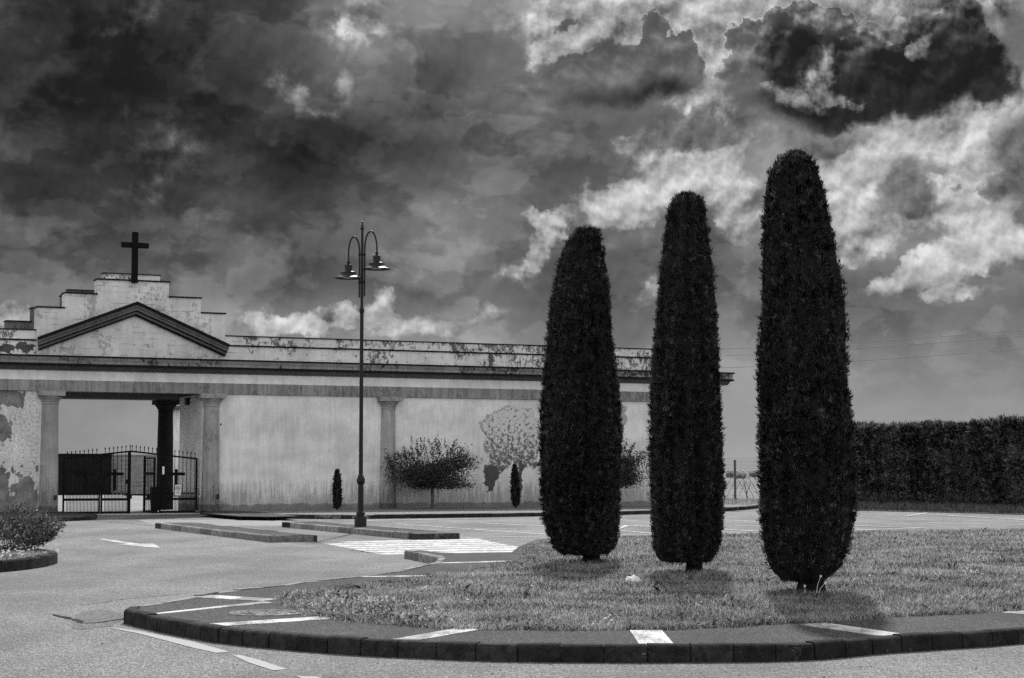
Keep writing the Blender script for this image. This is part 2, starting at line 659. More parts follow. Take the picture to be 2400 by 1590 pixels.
def leaves(pos, nrm, L, W, up=.6, spread=.8, out=.6, jitter=None):
    """one leaf-like rhombus per position, growing outward and upward"""
    n = len(pos)
    d = nrm * out * rng.uniform(.3, 1.2, (n, 1)) + np.array([0, 0, 1.0]) * up * rng.uniform(.2, 1.2, (n, 1)) + rng.normal(0, spread * .5, (n, 3))
    d = unit(d)
    s = unit(np.cross(d, rng.normal(0, 1, (n, 3))))
    L = L * rng.uniform(.6, 1.3, (n, 1))
    W = W * rng.uniform(.6, 1.3, (n, 1))
    a = pos
    bq = pos + d * L * .45 + s * W
    cq = pos + d * L
    dq = pos + d * L * .45 - s * W
    return np.stack([a, bq, cq, dq], 1)


def lumps(p, seed, freq, n=6):
    r = np.random.default_rng(seed)
    s = np.zeros(len(p))
    for i in range(n):
        k = r.normal(0, 1, 3) * np.array(freq) * r.uniform(.5, 1.8)
        s += np.sin(p @ k + r.uniform(0, 6.28))
    return s / math.sqrt(n)


def resample(pts, step):
    pts = [np.array(p, float) for p in pts]
    out = [pts[0]]
    for a, b_ in zip(pts[:-1], pts[1:]):
        L = np.linalg.norm(b_ - a)
        k = max(1, int(round(L / step)))
        for i in range(1, k + 1):
            out.append(a + (b_ - a) * i / k)
    return out


def smooth_line(pts, sub=6):
    """Catmull-Rom through the surveyed points"""
    P = [np.array(p, float) for p in pts]
    P = [2 * P[0] - P[1]] + P + [2 * P[-1] - P[-2]]
    out = []
    for i in range(1, len(P) - 2):
        for k in range(sub):
            t = k / sub
            p0, p1, p2, p3 = P[i - 1:i + 3]
            out.append(.5 * ((2 * p1) + (p2 - p0) * t + (2 * p0 - 5 * p1 + 4 * p2 - p3) * t * t + (3 * p1 - p0 - 3 * p2 + p3) * t ** 3))
    out.append(P[-2])
    return out


def arc_walk(pts, step):
    """points at equal arc length along a polyline"""
    P = np.array(pts)
    seg = np.linalg.norm(np.diff(P, axis=0), axis=1)
    s = np.concatenate([[0], np.cumsum(seg)])
    n = max(1, int(round(s[-1] / step)))
    q = np.linspace(0, s[-1], n + 1)
    return np.stack([np.interp(q, s, P[:, 0]), np.interp(q, s, P[:, 1])], 1)


def kerb(name, pts, top, mat, side=1, width=.12, stone=.33, z0=0.0, gap=.012, base=-.06):
    """a run of kerb stones; the pavement lies on the SIDE (+1 left, -1 right) of the walking direction"""
    mb = MB()
    P = arc_walk(pts, stone)
    for a, c in zip(P[:-1], P[1:]):
        d = (c - a)
        L = np.linalg.norm(d)
        d /= L
        nrm = np.array([-d[1], d[0]]) * side
        a2 = a + d * gap / 2 - nrm * (.02 + random.uniform(-.008, .008))
        c2 = c - d * gap / 2 - nrm * (.02 + random.uniform(-.005, .005))
        h = top + random.uniform(-.005, .007)
        prof = [(0, base), (.004, h - .03), (.010, h - .012), (.026, h), (width, h + .001), (width, base)]
        n = len(prof)
        vs = []
        for q, zz in ((a2, random.uniform(-.005, .005)), (c2, random.uniform(-.005, .005))):
            for off, z in prof:
                vs.append((q[0] + nrm[0] * off, q[1] + nrm[1] * off, z + (zz if z > 0 else 0)))
        fs = [(i, (i + 1) % n, n + (i + 1) % n, n + i) for i in range(n)] + [tuple(range(n))[::-1], tuple(range(n, 2 * n))]
        mb.addf(vs, fs)
    return mb.build(name, mat)


def sheet(name, pts, z, mat, thick=0.0):
    mb = MB()
    if thick > 0:
        mb.extr_z(pts, z - thick, z)
    else:
        tri = geometry.tessellate_polygon([[Vector((p[0], p[1], 0)) for p in pts]])
        fs = []
        for t in tri:
            a, b_, c_ = [pts[i] for i in t]
            cr = (b_[0] - a[0]) * (c_[1] - a[1]) - (b_[1] - a[1]) * (c_[0] - a[0])
            fs.append(tuple(t) if cr > 0 else tuple(t)[::-1])
        mb.addf([(p[0], p[1], z) for p in pts], fs)
    return mb.build(name, mat)


def in_poly(P, poly):
    x, y = P[:, 0], P[:, 1]
    res = np.zeros(len(P), bool)
    q = np.array(poly)
    j = len(q) - 1
    for i in range(len(q)):
        xi, yi = q[i]
        xj, yj = q[j]
        cond = ((yi > y) != (yj > y)) & (x < (xj - xi) * (y - yi) / (yj - yi + 1e-12) + xi)
        res ^= cond
        j = i
    return res


def edge_dist(P, poly):
    q = np.array(poly)
    d = np.full(len(P), 1e9)
    for i in range(len(q)):
        a = q[i]
        e = q[(i + 1) % len(q)] - a
        t = np.clip(((P - a) @ e) / (e @ e + 1e-12), 0, 1)
        d = np.minimum(d, np.linalg.norm(P - (a + t[:, None] * e), axis=1))
    return d


# ------------------------------------------------------------------ ground, road
GREY = 1
struct(sheet('ground', [(-3000, -800), (3000, -800), (3000, 6000), (-3000, 6000)], -.04, M['field']),
       'pale flat farmland stretching away beyond the wire fence', 'ground')
struct(sheet('road', [(-60, -30), (60, -30), (60, 30), (22, 52), (16.75, 59.6), (12.5, 65.7), (11.8, 77), (0, 77), (-60, 50)], 0, M['asphalt']),
       'worn grey speckled asphalt road and car park', 'road')

# ---- near traffic island
near_px = [(2400, 1509), (2313, 1516), (2100, 1530), (1940, 1545), (1800, 1551), (1494, 1553.6), (1200, 1551.5), (1035, 1545.5),
           (869, 1538.6), (727, 1528.5), (606, 1517.5), (507, 1506.7), (436, 1493.7), (367, 1479.5), (312, 1467)]
near = [gp(*p) for p in near_px]
near = [(12.5, 22.2), (9.0, 19.0), (6.4, 17.1)] + near + [(-3.77, 17.85), (-3.80, 18.15)]
near = [tuple(p) for p in smooth_line(near, 5)]
KT = .13
far_px = [(349, 1419), (393, 1408.5), (446, 1399), (507, 1388), (635, 1374), (748, 1360), (837, 1351), (940, 1336), (1015, 1319)]
far = [(-3.76, 18.35)] + [gp(x, y, KT) for x, y in far_px]
far = [tuple(p) for p in smooth_line(far, 4)]
nib = [(-1.12, 27.6), (-1.13, 28.3), (-1.22, 28.9), (-1.46, 29.6), (-1.80, 30.75)]
back = [(-1.55, 31.0), (-1.2, 30.2), (-.9, 29.95), (.0, 30.3), (.12, 32.4), (.5, 35.9), (2.2, 37.0), (4.5, 38.7), (7.5, 40.2), (12, 41.4), (20, 42.5), (24, 38), (20, 28)]
outline = near + far + nib + back
struct(sheet('pavement', outline, KT - .004, M['path'], .16), 'smooth dark asphalt footway round the grass island', 'pavement')
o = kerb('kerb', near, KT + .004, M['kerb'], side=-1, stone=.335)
struct(o, 'dark concrete kerb stones along the front of the island', 'kerb')
o = kerb('kerb', far + nib, KT + .004, M['kerb_pale'], side=-1, stone=.5)
struct(o, 'pale thin kerb edge on the far side of the island footway', 'kerb')

strips = [
    ([(443, 1399.5), (494, 1394.5), (657, 1404), (613, 1408.5)], 'white stone strip near the left tip, behind the iron cover'),
    ([(351, 1438.5), (361, 1440), (640, 1412), (610, 1410)], 'thinnest white strip, left of the iron cover'),
    ([(474, 1463), (503, 1468.5), (787, 1450), (763, 1444)], 'white stone strip just in front of the iron cover'),
    ([(918, 1498.5), (984, 1499.5), (1126, 1475), (1067, 1472.7)], 'white stone strip left of the broad one on the front footway'),
    ([(1476, 1477), (1551, 1476.5), (1581, 1511), (1499, 1511)], 'broadest white stone strip on the front footway'),
    ([(1872, 1463), (1935, 1459.5), (2139, 1489), (2075, 1492)], 'long slanting white strip in front of the tallest cypress'),
    ([(2346, 1435), (2420, 1430.5), (2500, 1437), (2430, 1443)], 'white stone strip at the right edge of the footway'),
    ([(1018, 1321), (1036, 1319), (1236, 1312.5), (1236, 1316)], 'pale line across the footway behind the concrete nib'),
    ([(830, 1352.5), (842, 1351), (1050, 1348), (1052, 1350.5)], 'pale line across the far footway beside the road'),
]
for pts, lb in strips:
    q = [gp(x, y, KT + .002) for x, y in pts]
    struct(sheet('pavement_strip', q, KT + .002, M['strip'], .02), lb, 'pavement strip', 'white strips set across the footway')

# iron cover
cov = thing('manhole_cover', 'round textured iron cover set in the island footway', 'manhole cover', (-2.345, 17.47, KT))
MB().lathe([(.31, -.02), (.31, .004), (.0, .006)], seg=40, cap=False).build('lid', M['cover'], cov)
mb = MB()
mb.lathe([(.315, -.02), (.315, .005), (.36, .005), (.36, -.02)], seg=40, cap=False)
M['rim'] = plain('worn_concrete_rim', .17, .95, 0, .3, 9, .1)
mb.build('rim', M['rim'], cov)

# dark asphalt repair beside the tip of the island
pp = [(168, 1469), (178, 1478), (215, 1472), (262, 1468), (292, 1455), (290, 1440), (260, 1433), (225, 1428), (190, 1436), (176, 1450)]
pp = [(x + random.uniform(-5, 5), y + random.uniform(-1.2, 1.2)) for x, y in [tuple(q) for q in arc_walk(pp + [pp[0]], 9)[:-1]]]
struct(sheet('road_patch', [gp(*p) for p in pp], .003, M['patch']), 'darker rough asphalt repair beside the island tip', 'road patch')

M['crack'] = plain('tar_filled_crack', .02, .95, 0, .3, 20, .1)
for pts, w_, lb in [
        ([(186, 1419), (240, 1413), (300, 1404), (352, 1400), (411, 1394), (470, 1389)], .022, 'long dark crack in the road above the island tip'),
        ([(816, 1290), (840, 1292), (869, 1295.5), (905, 1298)], .05, 'dark groove along the front edge of the zebra crossing'),
        ([(254, 1224), (300, 1227), (358, 1233)], .05, 'dark seam in the road before the gate'),
        ([(120, 1441), (170, 1452), (200, 1462), (262, 1457), (296, 1450)], .09, 'dark edge of the asphalt repair by the island tip')]:
    P = arc_walk(smooth_line([gp(*p) for p in pts], 6), .12)
    mb = MB()
    vs = []
    for i, p in enumerate(P):
        d = P[min(i + 1, len(P) - 1)] - P[max(i - 1, 0)]
        d = d / np.linalg.norm(d)
        nn_ = np.array([-d[1], d[0]])
        p = p + nn_ * random.gauss(0, .018)
        hw = w_ * random.uniform(.3, 1.0) / 2 * (.3 if i in (0, len(P) - 1) else 1)
        vs += [(p[0] - nn_[0] * hw, p[1] - nn_[1] * hw, .0052), (p[0] + nn_[0] * hw, p[1] + nn_[1] * hw, .0052)]
    mb.addf(vs, [(2 * i, 2 * i + 1, 2 * i + 3, 2 * i + 2) for i in range(len(P) - 1)])
    struct(mb.build('road_crack', M['crack']), lb, 'road crack', 'cracks in the asphalt')

# ---- painted markings
def dash(pts_l, pts_r):
    q = [gp(*p) for p in pts_l] + [gp(*p) for p in pts_r[::-1]]
    return q


d1 = dash([(255, 1471), (330, 1481), (375, 1490), (446, 1504), (539, 1529)], [(262, 1473.5), (325, 1486), (390, 1503), (450, 1519), (507, 1531.5)])
d2 = dash([(561, 1536), (611, 1549), (673, 1570)], [(545, 1537), (585, 1555), (640, 1572.5)])
d3 = dash([(741, 1587), (812, 1609)], [(694, 1586), (752, 1609)])
for q, lb in ((d1, 'longest faded white dash in front of the island tip'), (d2, 'middle faded white dash on the front road'), (d3, 'faded white dash at the bottom edge of the photo')):
    struct(sheet('lane_dash', q, .004, M['paint_faded']), lb, 'road marking', 'faded lane dashes')

mb = MB()
q = [(225, 1264), (243, 1263.4), (312, 1273), (345, 1277), (318, 1277.6), (300, 1276)]
for pl in ([(225, 1263.6), (245, 1263.4), (330, 1276), (304, 1277)], [(276, 1277), (360, 1275), (378, 1286)]):
    p = [gp(*k) for k in pl]
    mb.addf([(a, b_, .004 if len(p) == 4 else .0055) for a, b_ in p], [tuple(range(len(p)))])
struct(mb.build('road_arrow', M['paint']), 'white arrow painted on the road left of the kerbed islands', 'road marking')


def line(mb, a, c, w=.12, z=.004):
    a, c = np.array(a), np.array(c)
    d = (c - a) / np.linalg.norm(c - a)
    n = np.array([-d[1], d[0]]) * w / 2
    v = [a - n, c - n, c + n, a + n]
    mb.addf([(p[0], p[1], z) for p in v], [(0, 1, 2, 3)])


dv = np.array([math.cos(FA), math.sin(FA)])
nv = np.array([math.sin(FA), -math.cos(FA)])

# worn zebra crossing between the median end and the island nib
mb = MB()
A0, A1 = np.array([-4.05, 37.6]), np.array([-2.25, 31.9])
B0, B1 = np.array([-.75, 39.4]), np.array([.55, 33.0])
for k in range(7):
    s0, s1 = (k + .06) / 7, (k + .88) / 7
    v = [A0 + (A1 - A0) * s0, B0 + (B1 - B0) * s0, B0 + (B1 - B0) * s1, A0 + (A1 - A0) * s1]
    mb.addf([(p[0], p[1], .004) for p in v], [(0, 3, 2, 1)])
struct(mb.build('zebra_crossing', M['paint']), 'worn white zebra crossing behind the concrete nib', 'road marking')
mb = MB()
A0, A1 = np.array([-11.0, 53.6]), np.array([-9.4, 48.3])
B0, B1 = np.array([-7.0, 54.4]), np.array([-5.6, 48.2])
for k in range(6):
    s0, s1 = (k + .06) / 6, (k + .6) / 6
    v = [A0 + (A1 - A0) * s0, B0 + (B1 - B0) * s0, B0 + (B1 - B0) * s1, A0 + (A1 - A0) * s1]
    mb.addf([(p[0], p[1], .004) for p in v], [(0, 3, 2, 1)])
struct(mb.build('zebra_crossing', M['paint_faded']), 'faded zebra crossing in front of the cemetery gate', 'road marking')

park = [((1340, 1213), (1530, 1223.5)), ((1120, 1226), (1290, 1234)), ((1290, 1234), (1700, 1232)), ((1008, 1243), (1290, 1238)), ((1458, 1232), (1533, 1236)), ((931, 1229), (1290, 1254)),
        ((1290, 1254), (1320, 1257)), ((1085, 1261.5), (1530, 1253.5)), ((1455, 1245), (1620, 1259)), ((1440, 1243), (1470, 1233)),
        ((1640, 1217), (1900, 1231)), ((1690, 1232), (1800, 1235)), ((1620, 1238), (1900, 1253)), ((1690, 1252), (2000, 1246)),
        ((2125, 1211), (2173, 1203)), ((2173, 1203), (2460, 1211)), ((2160, 1206), (2460, 1223)), ((2173, 1226.7), (2460, 1232.5)), ((1900, 1229), (2166, 1239.5)), ((1900, 1247), (2166, 1239.5)),
        ((770, 1212), (960, 1216)), ((860, 1222), (1130, 1217))]
mb = MB()
for i, (a, c) in enumerate(park):
    line(mb, gp(*a), gp(*c), .13, .004 + .0007 * i)
struct(mb.build('parking_lines', M['paint']), 'thin white bay lines painted across the car park', 'road marking')

# ---- grass of the island
gn = [(656, 1404), (672, 1416), (698, 1425), (742, 1441), (789, 1451), (854, 1457), (955, 1467.7), (1029, 1472), (1126, 1475), (1300, 1475.5), (1476, 1476.5), (1555, 1476.5),
      (1707, 1468.7), (1800, 1461.5), (1940, 1456), (2080, 1446), (2249, 1438), (2400, 1431)]
gf = [(1236, 1312), (1156, 1327), (1073, 1344), (1029, 1349), (955, 1361), (854, 1374.5), (807, 1380), (698, 1393.7)]
gpoly0 = [gp(x, y, KT) for x, y in gn] + [(7.5, 19.6), (12, 24), (18, 31), (21, 38), (19.5, 41.8), (12, 40.9), (7.5, 39.6), (4.5, 38.1), (2.2, 36.4), (.75, 35.4), (.35, 32.4), (.2, 30.1)] + [gp(x, y, KT) for x, y in gf]
gp_ = arc_walk(gpoly0 + [gpoly0[0]], .16)[:-1]
gpoly = [(float(p[0] + rng.normal(0, .018) + .03 * math.sin(i * .9)), float(p[1] + rng.normal(0, .018) + .035 * math.sin(i * .7 + 1) * math.sin(i * .23))) for i, p in enumerate(gp_)]


def lawn_z(P):
    d = edge_dist(P, gpoly0)
    t = np.clip(d / 2.0, 0, 1)
    bumpy = .012 * np.sin(P[:, 0] * 1.7 + 1) * np.sin(P[:, 1] * 1.3) + .008 * np.sin(P[:, 0] * 4.1) * np.sin(P[:, 1] * 3.7 + 2)
    return KT - .001 + .055 * t * t * (3 - 2 * t) + bumpy * t


q = np.array(gpoly)
gx, gy = np.meshgrid(np.arange(-3, 21.5, .45), np.arange(15, 42.5, .45))
ins = np.stack([gx.ravel(), gy.ravel()], 1) + rng.uniform(-.08, .08, (gx.size, 2))
ins = ins[in_poly(ins, gpoly0)]
ins = ins[edge_dist(ins, gpoly0) > .16]
allp = [Vector(p) for p in gpoly] + [Vector(p) for p in ins]
n0 = len(gpoly)
res = geometry.delaunay_2d_cdt(allp, [(i, (i + 1) % n0) for i in range(n0)], [], 1, 1e-5)
vv = np.array([(p[0], p[1]) for p in res[0]])
zz = lawn_z(vv)
mb = MB()
mb.addf([(a[0], a[1], z) for a, z in zip(vv, zz)], [tuple(f) for f in res[2]], True)
struct(mb.build('lawn', M['lawn']), 'rough mown lawn of the traffic island', 'lawn')


def blades(P, z, h, w, lean=.5):
    """bent two-part grass blades: returns (n,5,3)"""
    n = len(P)
    a = rng.uniform(0, 2 * PI, n)
    sd = np.stack([np.cos(a), np.sin(a), np.zeros(n)], 1)
    b_ = rng.uniform(0, 2 * PI, n)
    ld = np.stack([np.cos(b_), np.sin(b_), np.zeros(n)], 1)
    h = (h * rng.uniform(.45, 1.35, n))[:, None]
    le = (lean * rng.uniform(.1, 1.3, n))[:, None]
    base = np.concatenate([P, z[:, None]], 1)
    mid = base + np.array([0, 0, 1.0]) * h * .6 + ld * h * le * .35
    tip = base + np.array([0, 0, 1.0]) * h * (1 - .25 * le) + ld * h * le
    w = w if np.ndim(w) else np.full(n, w)
    w = w[:, None]
    return np.stack([base - sd * w, base + sd * w, mid + sd * w * .7, tip, mid - sd * w * .7], 1)


def scatter(poly, n, key):
    q = np.array(poly)
    lo, hi = q.min(0), q.max(0)
    out = []
    tot = 0
    while tot < n:
        P = rng.uniform(lo, hi, (n * 2, 2))
        P = P[in_poly(P, poly)]
        P = P[rng.uniform(0, 1, len(P)) < key(P)]
        out.append(P)
        tot += len(P)
    return np.concatenate(out)[:n]


def fall(P):
    vis = (np.abs(P[:, 0]) < P[:, 1] * .285 + 1.5)
    return np.clip((15.5 / P[:, 1]) ** 2.6, 0, 1) * np.where(vis, 1, .3)


P = scatter(gpoly0, 230000, fall)
D = np.linalg.norm(P, axis=1)
patchy = .5 + .5 * np.sin(P[:, 0] * 2.3 + np.sin(P[:, 1] * 1.9) * 1.5) * np.sin(P[:, 1] * 2.9 + P[:, 0])
h = .020 + .032 * patchy + .0006 * D
B1 = blades(P, lawn_z(P) - .003, h, .0016 + .00012 * D, .8)
# taller tufts along the near rim of the lawn
rim = scatter(gpoly0, 30000, lambda P: fall(P) * (edge_dist(P, gpoly0) < .16) * (np.sin(P[:, 0] * 5) * np.sin(P[:, 0] * 1.7 + 1) + .3 > rng.uniform(0, 1, len(P))))
bp = np.array(gpoly)
bd = bp[rng.integers(0, len(bp), 60000)]
bd = bd[rng.uniform(0, 1, len(bd)) < fall(bd)]
bd = bd + rng.normal(0, .045, bd.shape)
rim = np.concatenate([rim, bd])
B2 = blades(rim, lawn_z(rim) - .003, rng.uniform(.02, .07, len(rim)), .003, 1.1)
cl = []
for k in range(60):
    c = scatter(gpoly0, 1, lambda P: fall(P))[0]
    cl.append(c + rng.normal(0, .06, (60, 2)))
cl = np.concatenate(cl)
cl = cl[in_poly(cl, gpoly0)]
B3 = blades(cl, lawn_z(cl) - .003, np.full(len(cl), .10), .0028, .9)
o = quads_obj('grass', np.concatenate([B1, B2, B3]), M['grass'], per=5)
tag(o, 'short backlit grass covering the traffic island', 'grass', kind='stuff')

# broad-leaved weeds at the left tip of the lawn
wpoly = [gp(x, y, KT) for x, y in [(665, 1404), (700, 1424), (789, 1450), (900, 1461), (1060, 1472), (1040, 1440), (900, 1420), (800, 1400), (700, 1394)]]
P = scatter(wpoly, 3600, lambda P: .25 + .75 * (np.sin(P[:, 0] * 6) * np.sin(P[:, 1] * 5 + 1) > -.1))
z = lawn_z(P)
pos = np.concatenate([P, (z + rng.uniform(.005, .06, len(P)))[:, None]], 1)
o = quads_obj('weeds', leaves(pos, rng.normal(0, .6, (len(P), 3)) * [1, 1, .2], .040, .011, .5, .8, 1.0), M['grass'])
tag(o, 'low broad leaved weeds at the left tip of the lawn', 'weeds', kind='stuff')

# daisies on the lawn
dz = []
for px, py, n, sx, sy in [(2268, 1296, 9, 10, 5), (2300, 1307, 14, 22, 4), (2268, 1346, 10, 14, 4), (2290, 1354, 9, 16, 3), (2190, 1353, 8, 16, 4), (2045, 1357, 6, 12, 3), (2340, 1398, 2, 5, 3),
                          (1700, 1405, 3, 4, 6), (1638, 1423, 3, 3, 2), (1425, 1450, 6, 6, 6), (1055, 1371, 5, 4, 3), (995, 1384, 5, 4, 3), (1090, 1419, 4, 6, 3), (970, 1418, 5, 4, 5), (1620, 1368, 6, 8, 4),
                          (1240, 1390, 4, 7, 6), (1800, 1446, 3, 5, 4), (2100, 1290, 2, 20, 6), (1385, 1458, 3, 4, 3)]:
    for k in range(n):
        x, y = gp(px + random.gauss(0, sx), py + random.gauss(0, sy), KT + .05)
        dz.append((x, y))
dz = np.array(dz)
z = lawn_z(dz) + rng.uniform(.025, .06, len(dz))
pet = []
for (x, y), zz_ in zip(dz, z):
    r = random.uniform(.009, .014)
    tx, ty = random.uniform(-.5, .5), random.uniform(-.9, .2)
    nrm = Vector((tx, ty, 1)).normalized()
    u = nrm.orthogonal().normalized()
    w_ = nrm.cross(u)
    c = Vector((x, y, zz_))
    for k in range(6):
        a = 2 * PI * k / 6
        e = u * math.cos(a) + w_ * math.sin(a)
        f_ = u * -math.sin(a) + w_ * math.cos(a)
        pet.append([c, c + e * r * .7 + f_ * r * .3, c + e * r, c + e * r * .7 - f_ * r * .3])
o = quads_obj('daisies', np.array([[tuple(p) for p in f_] for f_ in pet]), M['petal'])
tag(o, 'small white daisies sprinkled over the lawn', 'flowers', kind='stuff')

# crumpled paper
x, y = gp(1484, 1374, KT + .03)
bm = bmesh.new()
bmesh.ops.create_icosphere(bm, subdivisions=3, radius=1)
for vtx in bm.verts:
    p = np.array([tuple(vtx.co)]) * 3
    k = 1 + .35 * lumps(p, 5, (1, 1, 1))[0] + .18 * lumps(p * 2.7, 6, (1, 1, 1))[0]
    vtx.co = Vector((vtx.co.x * .075 * k, vtx.co.y * .05 * k, vtx.co.z * .045 * k + .02))
me = bpy.data.meshes.new('crumpled_paper')
bm.to_mesh(me)
bm.free()
me.materials.append(M['paper'])
o = bpy.data.objects.new('crumpled_paper', me)
C.objects.link(o)
o.location = (x, y, KT + .085)
tag(o, 'crumpled white paper lying in the grass between two cypresses', 'litter')


# ------------------------------------------------------------------ cypresses
K = 2400 / 2367.0
cyp = [
    dict(base=(1387, 1319), trunk=(1366, 1405), top=(1357, 530), bottom=1290,
         L=[(531, 1330), (545, 1318), (560, 1310), (610, 1288), (680, 1275), (760, 1262), (840, 1255), (920, 1247), (1000, 1247), (1080, 1250), (1150, 1251), (1210, 1255), (1255, 1265), (1272, 1278), (1283, 1293)],
         R=[(531, 1384), (545, 1389), (560, 1393), (610, 1403), (680, 1415), (760, 1420), (840, 1429), (920, 1437), (1000, 1440), (1080, 1439), (1150, 1437), (1210, 1436), (1255, 1431), (1272, 1422), (1283, 1408)],
         label='shortest of the three clipped cypresses, left of the others on the lawn'),
    dict(base=(1626, 1347), trunk=(1607, 1645), top=(1590, 448), bottom=1310,
         L=[(449, 1570), (458, 1558), (480, 1545), (540, 1535), (630, 1525), (720, 1518), (800, 1512), (880, 1506), (960, 1503), (1040, 1502), (1120, 1505), (1200, 1508), (1260, 1513), (1290, 1524), (1302, 1536)],
         R=[(449, 1608), (458, 1618), (480, 1627), (540, 1636), (630, 1648), (720, 1657), (800, 1664), (880, 1668), (960, 1673), (1040, 1676), (1120, 1677), (1200, 1674), (1260, 1668), (1290, 1655), (1302, 1638)],
         label='slimmest clipped cypress, between the two others on the lawn'),
    dict(base=(1900, 1391), trunk=(1868, 1932), top=(1840, 352), bottom=1350,
         L=[(353, 1822), (364, 1800), (385, 1785), (430, 1771), (500, 1766), (560, 1764), (640, 1762), (720, 1760), (800, 1757), (880, 1757), (960, 1757), (1040, 1757), (1110, 1755), (1180, 1755), (1250, 1762), (1310, 1777), (1334, 1796), (1344, 1815)],
         R=[(353, 1856), (364, 1872), (385, 1886), (430, 1900), (500, 1912), (560, 1923), (640, 1936), (720, 1945), (800, 1952), (880, 1958), (960, 1966), (1040, 1971), (1110, 1977), (1180, 1979), (1250, 1971), (1310, 1950), (1334, 1926), (1344, 1900)],
         label='tallest clipped cypress, nearest the kerb on the lawn'),
]


def column_crown(Ls, Rs, D, base, seed, n, Lf, Wf, rough=.028, parent=None, mat='cypress'):
    """clipped crown: dark inner body and sprays over its whole surface; local to BASE"""
    zs, cx, rr = [], [], []
    for (y, xl), (_, xr) in zip(Ls, Rs):
        pl = at_depth(xl * K, y * K, D)
        pr = at_depth(xr * K, y * K, D)
        zs.append(pl[2])
        cx.append((pl[0] + pr[0]) / 2)
        rr.append((pr[0] - pl[0]) / 2)
    zs, cx, rr = np.array(zs)[::-1], np.array(cx)[::-1] - base[0], np.array(rr)[::-1]
    zs = zs - base[2]

    def surf(phi, z):
        c = np.interp(z, zs, cx)
        r = np.interp(z, zs, rr)
        p = np.stack([np.cos(phi) * 1.2, np.sin(phi) * 1.2, z], 1)
        r = r + rough * (lumps(p, seed, (3.2, 3.2, .9)) * .7 + lumps(p, seed + 1, (8, 8, 1.1)) * 1.0 + lumps(p, seed + 2, (20, 20, 6)) * .35) - rough * .35
        return np.stack([c + r * np.cos(phi), r * np.sin(phi), z], 1)

    # inner body
    nz, nf = 60, 40
    zz_ = np.linspace(zs[0] + .02, zs[-1] - .03, nz)
    ph = np.linspace(0, 2 * PI, nf, endpoint=False)
    Z, PH = np.meshgrid(zz_, ph, indexing='ij')
    pts = surf(PH.ravel(), Z.ravel())
    c = np.interp(Z.ravel(), zs, cx)
    pts[:, 0] = c + (pts[:, 0] - c) * .93
    pts[:, 1] *= .93
    mb = MB()
    fs = [(i * nf + j, i * nf + (j + 1) % nf, (i + 1) * nf + (j + 1) % nf, (i + 1) * nf + j) for i in range(nz - 1) for j in range(nf)]
    fs += [tuple(range(nf))[::-1], tuple((nz - 1) * nf + j for j in range(nf))]
    mb.addf(pts, fs, True)
    # sprays
    w = rr + .06
    cdf = np.concatenate([[0], np.cumsum((w[1:] + w[:-1]) / 2 * np.diff(zs))])
    z = np.interp(rng.uniform(0, cdf[-1], n), cdf, zs)
    phi = rng.uniform(0, 2 * PI, n)
    pos = surf(phi, z)
    # caps
    for zc, sg in ((zs[-1], 1), (zs[0], -1)):
        k = int(n * .02) if sg > 0 else int(n * .035)
        r0 = rr[-1] if sg > 0 else rr[0]
        c0 = cx[-1] if sg > 0 else cx[0]
        a = rng.uniform(0, 2 * PI, k)
        r = r0 * np.sqrt(rng.uniform(0, 1, k))
        pos = np.concatenate([pos, np.stack([c0 + r * np.cos(a), r * np.sin(a), np.full(k, zc - sg * .03)], 1)])
        phi = np.concatenate([phi, a])
        z = np.concatenate([z, np.full(k, zc)])
    dzr = 1e-2
    slope = (np.interp(z + dzr, zs, rr) - np.interp(z - dzr, zs, rr)) / (2 * dzr)
    nrm = unit(np.stack([np.cos(phi), np.sin(phi), -np.clip(slope, -3, 3)], 1))
    nrm[-int(n * .035):] = np.array([0, 0, -.25]) + rng.normal(0, .5, (int(n * .035), 3))
    pos = pos - nrm * rng.uniform(.018, .062, (len(pos), 1))
    d0 = unit(nrm * rng.uniform(.10, .60, (len(pos), 1)) + np.array([0, 0, 1.0]) * rng.uniform(.5, 1.3, (len(pos), 1)) + rng.normal(0, .28, pos.shape))
    q1, i1 = tufts(pos, d0, 13, Lf, Wf, .30, .013)
    tone = np.clip(rng.gamma(1.6, .13, len(pos)) + .06 * lumps(pos, seed + 5, (5, 5, 2)), 0, 1.1)[i1]
    # stray shoots standing out of the clipped face
    ns = int(n * .014)
    idx = rng.integers(0, len(pos), ns)
    q2, i2 = tufts(pos[idx] + nrm[idx] * .025, unit(nrm[idx] * .8 + np.array([0, 0, .9]) + rng.normal(0, .4, (ns, 3))), 9, Lf * 1.05, Wf * .8, .30, .01)
    allq = [q1, q2]
    tone = np.concatenate([tone, np.full(len(q2), .25)])
    body = mb.build('inner_crown', M['core'], parent)
    fo = quads_obj('crown', np.concatenate(allq), M[mat], parent, tone=tone)
    body.parent = fo
    return fo


